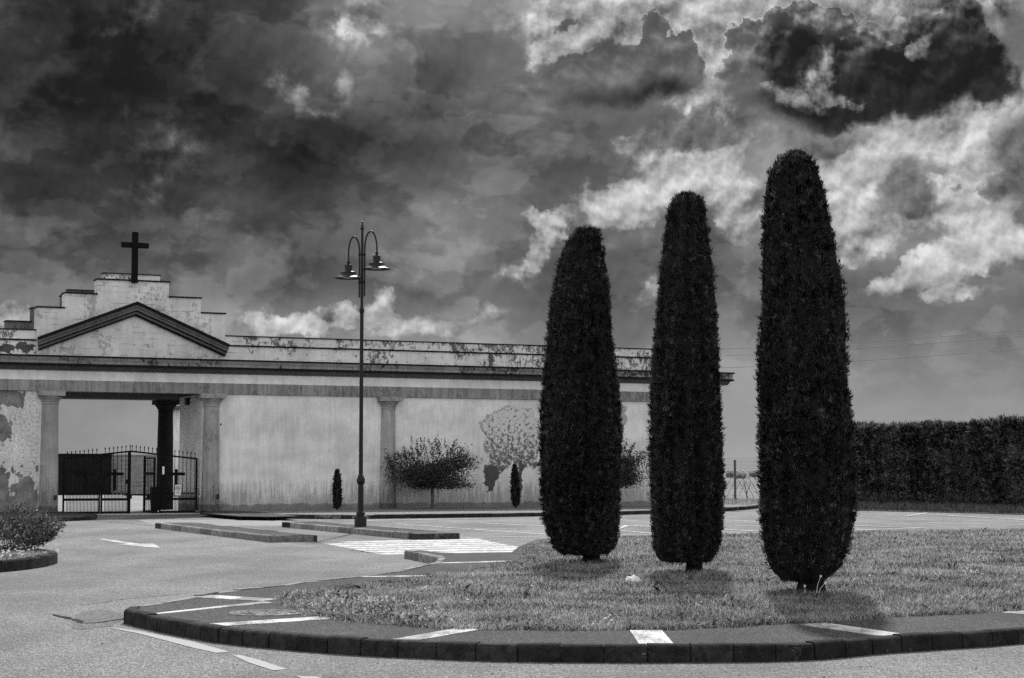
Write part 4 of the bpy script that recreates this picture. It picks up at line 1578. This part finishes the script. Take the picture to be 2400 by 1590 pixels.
# ------------------------------------------------------------------ broad small trees in the gravel strip
def small_tree(x, y, z0, w, h0, h1, label, seed, n=5200):
    t = thing('small_tree', label, 'tree', (x, y, z0), 0, 'broad low trees in the gravel strip')
    r_ = random.Random(seed)
    mb = MB()
    mb.tube([(0, 0, -.06), (.01, 0, .25), (-.01, 0, h0)], [.075, .058, .055], 8)
    ends = []
    for k in range(22):
        a = 2 * PI * k / 22 + r_.uniform(-.2, .2)
        rr_ = w * r_.uniform(.45, 1.0)
        e = Vector((math.cos(a) * rr_, math.sin(a) * rr_ * .8, h0 + (h1 - h0) * r_.uniform(.12, .9) * (1.1 - .45 * (rr_ / w) ** 2)))
        mid = Vector((e.x * .45, e.y * .45, h0 + (e.z - h0) * .62))
        mb.tube([(0, 0, h0 - .03), tuple(mid), tuple(e)], [.022, .013, .004], 5)
        ends.append((mid, e))
    tr = mb.build('trunk', M['bark_pale'], t)
    R = np.random.default_rng(seed)
    pos = []
    # clumps round the limb ends, plus the general dome
    for mid, e in ends:
        for q, s, k in ((e, .19, 170), ((mid + e) / 2, .22, 230), (mid, .22, 190)):
            pos.append(R.normal(0, 1, (k, 3)) * np.array([s, s, s * .75]) + np.array(tuple(q)))
    k = 500
    a = unit(R.normal(0, 1, (k, 3)))
    dome = a * R.uniform(.5, 1, (k, 1)) ** .4 * np.array([w * .95, w * .8, (h1 - h0) * .52]) + np.array([0, 0, h0 + (h1 - h0) * .50])
    pos.append(dome)
    # upright shoots on top
    for k in range(70):
        c = np.array([R.uniform(-w, w), R.uniform(-w * .6, w * .6), 0])
        c[2] = h0 + (h1 - h0) * R.uniform(.55, .95) * (1 - .45 * (c[0] / w) ** 2)
        m_ = 20
        u_ = R.uniform(0, 1, (m_, 1))
        tipv = np.array([c[0] / w * .22 + R.normal(0, .07), R.normal(0, .06), R.uniform(.22, .45)])
        pos.append(c + u_ * tipv + R.normal(0, .025, (m_, 3)))
    pos = np.concatenate(pos)
    pos[:, 2] = np.maximum(pos[:, 2], h0 - .08 + .16 * R.uniform(0, 1, len(pos)))
    nn = unit(pos - np.array([0, 0, h0]))
    quads_obj('crown', leaves(pos, nn, .080, .019, .6, 1.0, .7), M['shrub'], t)


x, y = gp(1005, 1193, .115)
small_tree(x + .12, y, .115, 1.45, .74, 2.26, 'broad low tree in front of the wall, right of the middle column', 5)
small_tree(3.75, 66.6, .115, 1.25, .75, 2.3, 'broad low tree half hidden between the two left clipped cypresses', 9)

# ------------------------------------------------------------------ hedge on the right
h0, h1 = np.array([12.45, 76.1]), np.array([27.5, 53.6])
hd = (h1 - h0) / np.linalg.norm(h1 - h0)
hn = np.array([-hd[1], hd[0]])
if hn @ np.array([-1, -1]) < 0:
    hn = -hn            # faces the road
LEN = float(np.linalg.norm(h1 - h0))
hedge = thing('hedge', 'tall dense clipped hedge along the right edge of the car park', 'hedge', (h0[0], h0[1], 0), math.atan2(hd[1], hd[0]))
# local: x along, y: the road lies on the negative side
sgn = -1 if (np.array([-hd[1], hd[0]]) @ hn) < 0 else 1
n = 24000
xs = rng.uniform(0, LEN, n)
zt = 3.14 + .012 * xs
u = rng.uniform(0, 1, n)
face = u < .74
top_ = (u >= .74) & (u < .90)
pos = np.zeros((n, 3))
nn = np.zeros((n, 3))
zf = rng.uniform(.02, 1, n)
pos[:, 0] = xs
pos[:, 1] = np.where(face, 0, np.where(top_, -sgn * rng.uniform(0, 1.5, n), -sgn * 1.5))
pos[:, 2] = np.where(top_, zt, zf * zt)
nn[:, 1] = np.where(face, sgn, np.where(top_, 0, -sgn))
nn[:, 2] = np.where(top_, 1, 0)
bulge = .10 * lumps(np.stack([xs, pos[:, 2] * 0, pos[:, 2]], 1), 91, (1.3, 1, 1.6)) + .07 * lumps(np.stack([xs, pos[:, 2] * 0, pos[:, 2]], 1), 92, (4, 1, 4))
pos += nn * (bulge - rng.uniform(0, .10, n))[:, None]
pos[:, 2] += np.where(top_, .04 * lumps(pos, 93, (3, 1, 1)), 0)
hd_ = unit(nn * rng.uniform(.3, 1.0, (n, 1)) + np.array([0, 0, 1.0]) * rng.uniform(.1, .9, (n, 1)) + rng.normal(0, .4, (n, 3)))
hq, hi = tufts(pos, hd_, 8, .19, .016, .33, .03)
hf = quads_obj('foliage', hq, M['hedge'], hedge, tone=np.clip(rng.gamma(1.5, .16, n) + .10 * lumps(pos, 95, (1.5, .1, 1.8)), 0, 1.2)[hi])
mb = MB()
nx, nz = 60, 14
body = []
for yy in (0.0, 1.0):
    for i in range(nx + 1):
        for j in range(nz + 1):
            xx = LEN * i / nx
            zz_ = (3.08 + .012 * xx) * j / nz
            bl = .10 * lumps(np.array([[xx, 0, zz_]]), 91, (1.3, 1, 1.6))[0] if yy == 0 else 0
            body.append((xx, sgn * (bl - .10) if yy == 0 else -sgn * 1.42, zz_ - .02))
N1 = (nx + 1) * (nz + 1)
fs = []
for k in (0, N1):
    for i in range(nx):
        for j in range(nz):
            a = k + i * (nz + 1) + j
            fs.append((a, a + nz + 1, a + nz + 2, a + 1))
for i in range(nx):
    a = i * (nz + 1) + nz
    fs.append((a, a + nz + 1, N1 + a + nz + 1, N1 + a))
for i in (0, nx):
    for j in range(nz):
        a = i * (nz + 1) + j
        fs.append((a, a + 1, N1 + a + 1, N1 + a))
mb.addf(body, fs, False)
mb.build('inner_hedge', M['core'], hf)

# grass verge under the hedge
ve = [(11.9, 76.5), (12.5, 65.8), (16.8, 59.6), (22, 52), (28, 44), (34, 50), (27, 62), (16, 78)]
struct(sheet('verge', ve, .035, M['lawn'], .06), 'dark strip of rough grass below the hedge', 'verge')
P = scatter(ve, 26000, lambda P: ((P[:, 0] < P[:, 1] * .30) & (edge_dist(P, ve) < 4.5)) * 1.0)
o = quads_obj('grass', blades(P, np.full(len(P), .03), .13 + .12 * (np.sin(P[:, 0] * 3.1) * np.sin(P[:, 1] * 2.3) > .2), .010, .7), M['grass_dark'], per=5)
tag(o, 'dark rough grass growing below the tall hedge', 'grass', kind='stuff')

# ------------------------------------------------------------------ bank, wire fence, tunnel frame, far trees
bk = [(8.0, 71), (9.0, 69.6), (10.2, 73), (11.3, 77), (13.5, 79), (13.5, 84.5), (4, 84.5), (5, 77)]
struct(sheet('bank', bk, .105, M['lawn'], .15), 'low grassy bank at the end of the building', 'bank')
P = scatter(bk, 5000, lambda P: np.ones(len(P)))
o = quads_obj('grass', blades(P, np.full(len(P), .10), np.full(len(P), .10), .007, .7), M['grass'], per=5)
tag(o, 'sparse grass on the bank in front of the wire fence', 'grass', kind='stuff')
fe = thing('wire_fence', 'fine wire mesh fence with a dark post at the end of the building', 'fence', (10.19, 83.1, .1))
for k in (-1, 0, 1):
    MB().box(k * 2.5 - .05, k * 2.5 + .05, -.03, .03, -.1, 1.82).build('post', M['steel'], fe)
mb = MB()
x = -3.9
while x < 3.4:
    mb.box(x - .002, x + .002, -.036, -.032, .02, 1.90)
    x += .06
for k in range(13):
    zz_ = .05 + k * .154
    mb.box(-3.9, 3.4, -.041, -.037, zz_ - .0025, zz_ + .0025)
mb.build('wire_mesh', M['steel'], fe)
tn = thing('tunnel_frame', 'bare hooped plant tunnel frame in the field beyond the fence', 'frame', (*at_depth(1735, 1165, 100)[:2], -.03))
for k in range(-2, 4):
    mb = MB()
    pts = []
    for j in range(15):
        a = PI * j / 14
        xx = -1.05 * math.cos(a)
        pts.append((xx + k * .47, k * 1.2, 1.48 * (1 - abs(xx / 1.05) ** 1.55)))
    mb.tube(pts, .012, 6)
    mb.build('hoop', M['steel'], tn)
sp = thing('sapling', 'thin bare sapling beyond the wire fence', 'sapling', (*at_depth(1752, 1168, 92)[:2], -.03))
mb = MB()
mb.tube([(0, 0, -.05), (-.05, 0, .35), (-.16, 0, .8), (-.22, 0, 1.1)], [.03, .025, .015, .004], 6)
mb.tube([(-.04, 0, .3), (.12, 0, .7), (.15, 0, 1.0)], [.018, .012, .004], 6)
mb.build('stem', M['bark'], sp)
for i, (px, py, ht, w, D_, lb) in enumerate([(1711, 1128, 16, 14, 330, 'small far tree nearest the end of the building'), (1736, 1131, 12, 22, 300, 'wider low far tree right of the fence post'), (1766, 1130, 14, 18, 360, 'far tree just left of the tallest cypress')]):
    x, y = at_depth(px, py, D_)[:2]
    s = D_ / F
    ft = thing('far_tree', lb, 'tree', (x, y, -.04), 0, 'far trees across the field')
    a = unit(rng.normal(0, 1, (900, 3)))
    p = a * rng.uniform(.5, 1, (900, 1)) * np.array([w * s / 2, w * s / 2, ht * s * .30]) + np.array([0, 0, ht * s * .32 + .1])
    p += .15 * rng.normal(0, 1, p.shape)
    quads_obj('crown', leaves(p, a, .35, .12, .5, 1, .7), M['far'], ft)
    MB().tube([(0, 0, -.1), (0, 0, ht * s * .5)], [.1, .06], 6).build('trunk', M['bark'], ft)

# ------------------------------------------------------------------ power line
pa = at_depth(1640, 1125, 130)
pb = at_depth(2760, 1100, 74)
for nm, (x, y, _), ht, lb in (('utility_pole', pa, 10.4, 'wooden pole carrying the cables behind the building'), ('utility_pole', pb, 9.0, 'wooden pole carrying the cables right of the hedge')):
    up_ = thing(nm, lb, 'utility pole', (x, y, -.04))
    MB().lathe([(.14, -.2), (.10, ht)], seg=10).build('pole', M['pole'], up_)
    MB().box(-.06, .06, -.9, .9, ht - .35, ht - .23).build('crossarm', M['pole'], up_)
for (ya, yb, lb) in ((820, 741, 'topmost thin cable crossing the sky above the hedge'), (836, 753, 'cable just below the topmost one above the hedge'), (864, 784.5, 'lowest thin cable crossing the sky above the hedge')):
    a = Vector(at_depth(1640, ya, 130))
    c = Vector(at_depth(2760, yb, 74))
    pts = []
    for k in range(41):
        s = k / 40
        p = a.lerp(c, s)
        p.z -= .22 * 4 * s * (1 - s)
        pts.append(tuple(p))
    o = MB().tube(pts, .013, 5).build('power_cable', M['wire'])
    tag(o, lb, 'power cable', 'cables of the power line')

# stones and leaf litter on the asphalt
pos = []
for px, py in [(240, 1510), (590, 1512), (545, 1340), (725, 1532), (885, 1556), (1290, 1558), (120, 1400), (320, 1400), (455, 1360), (775, 1548), (1700, 1575), (2240, 1560), (760, 1325), (830, 1336), (925, 1331)]:
    pos.append(gp(px, py))
mb = MB()
for (x, y) in pos + [(random.uniform(-4, 5), random.uniform(12.6, 14.2)) for k in range(25)]:
    r = random.uniform(.004, .011)
    mb.lathe([(0, -.001), (r, r * .3), (r * .7, r * .9), (0, r * 1.1)], x, y, 6, cap=False)
tag(mb.build('stones', M['kerb_pale']), 'loose small stones lying on the asphalt', 'stones', kind='stuff')

# ------------------------------------------------------------------ sky
W = bpy.data.worlds.new('World')
bpy.context.scene.world = W
W.use_nodes = True
g = G(W.node_tree)
g.n.clear()
out = g.node('ShaderNodeOutputWorld')
bg = g.node('ShaderNodeBackground')
g.l.new(bg.outputs[0], out.inputs[0])
SUN_EL, SUN_AZ = math.radians(46), math.radians(4)
dirv = coords(g, 'Generated')
dx, dy, dz = g.sep(dirv)
az = g.m('ARCTAN2', dx, dy)
el = g.m('ARCSINE', g.m('MAXIMUM', g.m('MINIMUM', dz, 1.0), -1.0))
# plane of azimuth/elevation, 1 unit = 1/4.25 rad
U = g.mul(az, 4.25)
Vv = g.mul(el, 4.25)
SP = g.comb(U, Vv, 0)


def sk(px, py):
    r = ray(px, py)
    r = r / np.linalg.norm(r)
    return 4.25 * math.atan2(r[0], r[1]), 4.25 * math.asin(r[2])


def sb(vec, px, py, rx, ry, rot=0.0):
    u_, v_ = sk(px, py)
    return g.blob(vec, u_, v_, rx / 1000, ry / 1000, math.radians(rot))


def total(items, vec):
    s = None
    for (px, py, rx, ry, rot, a) in items:
        q = g.mul(sb(vec, px, py, rx, ry, rot), a)
        s = q if s is None else g.add(s, q)
    return s


def noise2(vec, sc, det=6, rough=.6, out=0):
    x = g.node('ShaderNodeTexNoise', noise_dimensions='2D')
    g.put(x.inputs['Vector'], vec)
    x.inputs['Scale'].default_value = sc
    x.inputs['Detail'].default_value = det
    x.inputs['Roughness'].default_value = rough
    return x.outputs[out]


def fbm(vec, sc, det=8, rough=.58, dist=0.0):
    return noise2(vec, sc, det, rough)


def billow(vec, sc, det=3.0, rough=.5):
    """cauliflower lumps: 1 in the heart of a lump"""
    x = g.node('ShaderNodeTexVoronoi', feature='SMOOTH_F1', voronoi_dimensions='2D')
    g.put(x.inputs['Vector'], vec)
    x.normalize = True
    x.inputs['Scale'].default_value = sc
    x.inputs['Detail'].default_value = det
    x.inputs['Roughness'].default_value = rough
    x.inputs['Smoothness'].default_value = .35
    return g.sub(1.0, x.outputs['Distance'])


nc = g.vm('SUBTRACT', noise2(SP, 3.0, 5, .6, out=1), (.5, .5, .5))
WP = g.vm('ADD', SP, g.vm('SCALE', nc, s=.13))
nc2 = g.vm('SUBTRACT', noise2(SP, 11, 6, .66, out=1), (.5, .5, .5))
WP2 = g.vm('ADD', WP, g.vm('SCALE', nc2, s=.075))
STR = g.vm('MULTIPLY', WP, (1.0, 1.8, 1))
nA = g.sub(fbm(g.vm('ADD', g.vm('MULTIPLY', SP, (1, 1.7, 1)), g.vm('SCALE', nc, s=.05)), 1.7, 8, .56), .5)
BP = g.vm('ADD', SP, g.vm('SCALE', nc, s=.035))
nB = g.sub(fbm(BP, 7.0, 7, .60), .5)
bv = billow(BP, 8.5, 3, .5)
bvs = billow(g.vm('ADD', BP, (-.004, .012, 0)), 8.5, 3, .5)
relief = g.sub(bv, bvs)                       # light from above the cloud
nBs = g.sub(fbm(g.vm('ADD', BP, (-.008, .022, 0)), 7.0, 6, .55), .5)
soft_relief = g.sub(nB, nBs)
_, y0 = sk(1200, 260)
_, y1 = sk(1200, 120)
above = g.mr(Vv, y0, y1, 0, 1)                # 0 below the flat cloud bases, 1 at their tops

# tone of the overcast behind everything, in display values
base = g.add(.42, total([
    (-100, -60, 1400, 900, 0, -.20), (350, 260, 800, 420, 0, -.07), (700, 330, 560, 260, 0, -.04), (1020, 170, 260, 150, -15, -.10), (1000, 340, 420, 130, 0, -.10),
    (1000, 20, 380, 220, 0, .10), (830, 110, 260, 170, 0, .10), (1650, 40, 620, 330, 0, .20), (1250, 1120, 3000, 480, 0, .25), (2000, 960, 900, 200, 0, .04), (1200, 600, 900, 200, 0, .03), (900, 560, 500, 160, 0, .03),
    (2330, 760, 700, 190, 0, -.03), (300, 640, 700, 200, 0, -.01), (2180, 330, 520, 260, 10, .17), (1540, 430, 420, 130, 20, .14), (2280, 560, 420, 130, 0, .07), (1960, 470, 320, 180, 0, .11), (820, 780, 620, 90, 0, .10), (1740, 400, 260, 160, 0, .08)], WP))
bank1 = fbm(g.vm('ADD', g.vm('MULTIPLY', SP, (.8, 1.6, 1)), g.vm('SCALE', nc, s=.10)), 2.4, 7, .55)
bank2 = fbm(g.vm('ADD', g.vm('MULTIPLY', SP, (1, 1.5, 1)), g.vm('ADD', g.vm('SCALE', nc, s=.08), (3.1, 1.7, 0))), 4.6, 7, .58)
banks = g.add(g.mul(g.mr(bank1, .49, .56, -.5, .5), .085), g.mul(g.mr(bank2, .50, .56, -.4, .6), .05))
banks = g.mul(banks, g.mr(Vv, sk(1200, 980)[1], sk(1200, 700)[1], .15, 1))
base = g.add(base, g.mul(banks, g.mr(base, .14, .36, .45, 1.0)))
mottle = g.mr(Vv, sk(1200, 1050)[1], sk(1200, 600)[1], .3, 1)
L = g.add(base, g.mul(g.add(g.mul(nA, .30), g.add(g.mul(nB, .06), g.mul(soft_relief, .16))), mottle))


def ragged(blobs, n, lo=.02, hi=.32):
    return g.add(blobs, g.mul(n, g.mr(blobs, lo, hi, 0, 1)))


def cover(L, dens, thr, soft, tone):
    return g.mix(g.mr(dens, thr, g.add(soft, thr), 0, 1), L, tone)


# faint pale shreds over the dark left half
shred = ragged(total([(806, 84, 95, 60, 15, 1.0), (870, 80, 70, 40, 0, .7), (797, 204, 38, 75, 5, 1.1), (690, 235, 120, 38, -28, .9), (760, 262, 60, 22, -20, .6), (640, 205, 60, 50, -30, .5), (340, 30, 200, 50, 25, .6), (90, 110, 60, 40, -20, .5),
                     (350, 430, 110, 90, 0, .6), (420, 350, 120, 90, -20, .5), (780, 350, 60, 40, 0, .4), (850, 0, 110, 40, 0, .9), (310, 270, 40, 40, 0, .4)], WP2), g.mul(nB, 1.1))
L = g.add(L, g.mul(g.mr(shred, .15, .9, 0, 1), g.add(.17, g.mul(soft_relief, .8))))
L = g.add(L, g.mul(g.mr(g.add(total([(806, 84, 70, 45, 10, 1.0)], WP2), g.mul(nB, 1.5)), .4, .9, 0, 1), .22))

# bright veil in front of the hidden sun
veil = ragged(total([(1640, 60, 420, 200, 0, 1.25), (1980, 5, 380, 60, 0, .7), (1640, 180, 130, 150, 0, 1.0), (1330, 60, 190, 100, 0, .75), (1300, 120, 80, 60, 0, .6), (1600, 0, 500, 90, 0, .5), (2350, 20, 160, 90, 0, .5), (2360, 180, 110, 110, 0, .65)], WP2), g.mul(nB, 1.6))
L = cover(L, veil, .15, .55, g.add(.66, g.add(g.mul(nA, .30), g.mul(soft_relief, 1.4))))

# pale cumulus of the right half and along the roof line
puffs = ragged(total([(1545, 425, 244, 79, 24, 1.2), (1390, 462, 134, 61, 20, 0.95), (1262, 560, 37, 102, -15, 1.1), (1246, 512, 49, 33, 10, 0.9), (1455, 347, 73, 46, 0, 0.8), (1740, 345, 146, 44, 20, 0.9), (1650, 395, 110, 77, 0, 0.7), (1740, 450, 134, 90, 0, 0.8), (1420, 500, 195, 33, 0, 0.7), (1985, 425, 183, 122, 10, 1.2), (1900, 420, 98, 102, 0, 0.9), (2180, 300, 256, 96, 15, 1.2), (2080, 350, 146, 102, 10, 0.9), (2330, 290, 73, 128, -10, 1.1), (2280, 390, 73, 90, 0, 0.9), (2240, 470, 110, 64, -20, 1), (2210, 440, 85, 51, 0, 0.7), (2360, 480, 98, 115, 0, 0.9), (2290, 530, 110, 77, 0, 0.7), (2055, 565, 98, 64, 0, 1.05), (2160, 545, 134, 51, 8, 0.75), (1985, 540, 73, 77, 0, 0.75), (2030, 510, 49, 38, 0, 0.5), (1750, 535, 85, 64, 0, 0.7), (2310, 590, 160, 55, 15, 1.4), (2230, 606, 107, 37, 10, 1.2), (2395, 560, 73, 64, 0, 1.1), (2150, 668, 127, 49, 22, 1.35), (2225, 656, 53, 39, 0, 1.2), (2188, 632, 44, 38, 0, 0.6), (2240, 700, 80, 33, 8, 1.4), (2192, 704, 35, 21, 40, 1.1), (1750, 641, 32, 15, 0, 0.8), (2000, 614, 55, 20, -20, 0.6), (760, 765, 183, 38, 6, 1.1), (640, 772, 134, 33, 0, 0.9), (890, 722, 44, 59, 10, 1), (890, 768, 98, 46, 0, 0.9), (1000, 775, 146, 51, 0, 0.7), (1120, 745, 146, 64, 0, 0.5), (1210, 640, 73, 64, 0, 0.55), (40, 735, 73, 46, 20, 0.9), (1500, 690, 110, 64, 20, 0.4), (2060, 775, 73, 51, 0, 0.45), (2190, 770, 73, 64, 0, 0.35)], WP2),
    g.add(g.mul(nB, 1.2), g.mul(g.sub(bv, .6), .5)))
ptone = g.add(g.mr(puffs, .25, 1.1, .52, .72), g.add(g.mul(relief, .9), g.add(g.mul(soft_relief, .75), g.mul(nB, .2))))
L = cover(L, puffs, .22, .36, ptone)

# grey masses drifting before them
grey = ragged(total([(2120, 400, 80, 90, 0, 1.0), (2145, 470, 60, 70, 20, .9), (2080, 440, 50, 60, 0, .6), (2150, 500, 140, 46, 0, .7), (2400, 380, 120, 170, 0, 1.25), (2330, 430, 60, 40, 0, .6), (1640, 305, 330, 60, 12, 1.15), (1960, 330, 150, 40, 12, .8), (1340, 600, 110, 90, 0, .85), (1450, 545, 130, 46, 0, .7), (1330, 505, 70, 46, 0, .9), (1700, 320, 150, 50, 0, .7),
                    (775, 752, 40, 26, 25, .9), (1560, 22, 60, 30, 0, .9), (1280, 210, 120, 90, 0, .7), (1880, 325, 130, 45, 8, .7), (2230, 430, 20, 20, 0, .5)], WP2), g.mul(nB, 1.7))
L = cover(L, grey, .22, .62, g.add(.435, g.add(g.mul(nB, .22), g.mul(soft_relief, .7))))

# shaded cumulus of the upper right: ragged lit tops, soft flat bases
dark = ragged(total([
    (1450, 190, 220, 90, 6, 1.2), (1524, 60, 52, 46, 0, 1.0), (1548, 112, 85, 56, 0, 1.0), (1600, 140, 60, 60, 0, .9), (1480, 140, 90, 60, 0, .8), (1410, 112, 70, 50, 0, .9), (1345, 150, 60, 40, 0, .7), (1330, 240, 150, 55, 0, .8), (1590, 190, 80, 90, 0, .9), (1325, 45, 40, 26, 20, .7), (1300, 150, 80, 60, 0, .5),
    (1740, 130, 52, 110, 8, 1.2), (1710, 200, 70, 70, 10, .9), (1840, 110, 130, 110, 0, 1.2), (1800, 200, 130, 90, 0, 1.0), (1900, 40, 60, 60, 0, .6),
    (2010, 130, 130, 130, 0, 1.2), (2130, 150, 140, 110, 0, 1.2), (2240, 80, 85, 110, 0, 1.3), (2200, 30, 70, 50, 0, .8), (2290, 180, 100, 110, 0, 1.2), (2050, 230, 330, 75, 5, 1.25), (2350, 190, 110, 60, 20, .7), (1960, 60, 90, 50, -20, .9), (2360, 20, 50, 60, 0, .6), (1900, 270, 230, 48, 10, .9)], WP2),
    g.add(g.mul(nB, .85), g.mul(g.sub(bv, .6), .45)))
soft = g.mix(above, .80, .24)
heart = g.add(total([(1470, 232, 230, 70, 4, .55), (1540, 190, 90, 60, 0, .3), (1835, 130, 110, 100, 0, .7), (2060, 190, 330, 150, 0, .95), (2270, 110, 130, 170, 0, .8), (2100, 235, 330, 70, 4, .5), (1850, 260, 160, 50, 0, .3)], WP), g.mul(nB, .35))
core = g.mr(heart, .02, .62, .40, .18)
lit = g.mul(g.mul(g.mr(heart, .3, .9, 1.0, .28), above), g.mr(U, sk(1650, 200)[0], sk(1850, 200)[0], .3, 1))
core = g.add(core, g.mul(lit, g.m('MAXIMUM', g.add(g.mul(relief, 1.7), g.mul(soft_relief, 1.0)), -.06)))
core = g.add(core, g.mul(soft_relief, .35))
L = cover(L, dark, .26, soft, core)
near = g.add(total([(1700, 70, 330, 260, 0, 1.2), (2000, 60, 330, 130, 0, .7)], SP), 0.0)
rimw = g.mul(g.mul(g.mr(g.m('ABSOLUTE', g.sub(dark, .32)), 0, .06, 1, 0), above), g.m('MINIMUM', near, 1.0))
L = g.add(L, g.mul(rimw, .17))
# lit crowns on the cloud shoulders
crown_ = ragged(total([(1945, 35, 110, 26, -15, 1.0), (2010, 55, 80, 22, -20, .9), (2085, 60, 46, 26, 20, 1.0), (2105, 80, 36, 40, 0, 1.1), (2150, 130, 60, 36, 30, .9), (2215, 35, 40, 22, 10, .9), (1935, 85, 30, 70, 10, .9), (1765, 70, 30, 60, 10, .5)], WP2), g.add(g.mul(nB, 1.4), g.mul(g.sub(bv, .6), .8)))
L = g.mix(g.mul(g.mr(crown_, .25, .8, 0, 1), .75), L, g.add(.56, g.add(g.mul(relief, 2.4), g.mul(soft_relief, 1.5))))
# pale scud drifting across the dark body
wisp = ragged(total([(1940, 130, 40, 100, 12, 1.0), (1900, 200, 80, 60, 35, .9), (1850, 250, 120, 32, -12, 1.0), (1690, 250, 60, 40, 30, .8), (1600, 255, 50, 30, 30, .7), (1950, 230, 70, 24, -20, .9), (2140, 135, 46, 32, 35, .8), (2000, 245, 40, 20, 0, .6), (2210, 220, 34, 22, 30, .6), (2340, 170, 60, 60, 0, .6), (1700, 270, 50, 22, 20, .6)], WP2), g.mul(nB, 2.1))
L = g.mix(g.mul(g.mr(wisp, .28, .9, 0, 1), .8), L, g.add(.52, g.add(g.mul(soft_relief, 2.0), g.mul(nB, .3))))

L = g.m('MINIMUM', g.m('MAXIMUM', L, g.mad(nB, .10, .15)), .90)
front = g.m('POWER', L, 2.2)
# the rest of the sky: Nishita daylight seen in black and white, broken by cloud
sky = g.node('ShaderNodeTexSky', sky_type='NISHITA')
sky.sun_disc = False
sky.sun_elevation = SUN_EL
sky.sun_rotation = SUN_AZ
bw = g.node('ShaderNodeRGBToBW')
g.l.new(sky.outputs[0], bw.inputs[0])
cloudy = g.mr(g.noise(g.vm('MULTIPLY', dirv, (1, 1, 1.8)), 2.5, 6, .6), .35, .65, .7, 1.5)
rest = g.mul(g.mul(bw.outputs[0], .10), cloudy)
rest = g.m('MINIMUM', g.mad(rest, 1.5, .65), 2.6)
fa = g.m('ABSOLUTE', az)
win = g.mul(g.mr(fa, .55, 1.35, 1, 0), g.mr(el, .30, .75, 1, 0))
bg2 = g.node('ShaderNodeBackground')
g.put(bg2.inputs[0], front)
g.put(bg.inputs[0], rest)
mxs = g.node('ShaderNodeMixShader')
g.put(mxs.inputs[0], win)
g.l.new(bg.outputs[0], mxs.inputs[1])
g.l.new(bg2.outputs[0], mxs.inputs[2])
g.l.new(mxs.outputs[0], out.inputs[0])

# ------------------------------------------------------------------ sun
sd = bpy.data.lights.new('sun', 'SUN')
sd.energy = 5.0
sd.angle = math.radians(2.0)
sd.color = (1, 1, 1)
so = bpy.data.objects.new('sun', sd)
C.objects.link(so)
sdir = Vector((math.sin(SUN_AZ) * math.cos(SUN_EL), math.cos(SUN_AZ) * math.cos(SUN_EL), math.sin(SUN_EL)))
so.rotation_euler = sdir.to_track_quat('Z', 'Y').to_euler()
so.location = (0, 40, 30)

sc = bpy.context.scene
sc.view_settings.view_transform = 'Standard'
sc.view_settings.look = 'None'
sc.view_settings.exposure = 0
sc.view_settings.gamma = 1
sc.render.engine = 'CYCLES'
sc.cycles.max_bounces = 6
sc.cycles.transparent_max_bounces = 4
sc.cycles.caustics_reflective = False
sc.cycles.caustics_refractive = False
sc.cycles.use_denoising = False
sc.cycles.use_adaptive_sampling = True
sc.cycles.adaptive_threshold = .015
sc.cycles.adaptive_min_samples = 16
W.cycles.sampling_method = 'MANUAL'
W.cycles.sample_map_resolution = 512
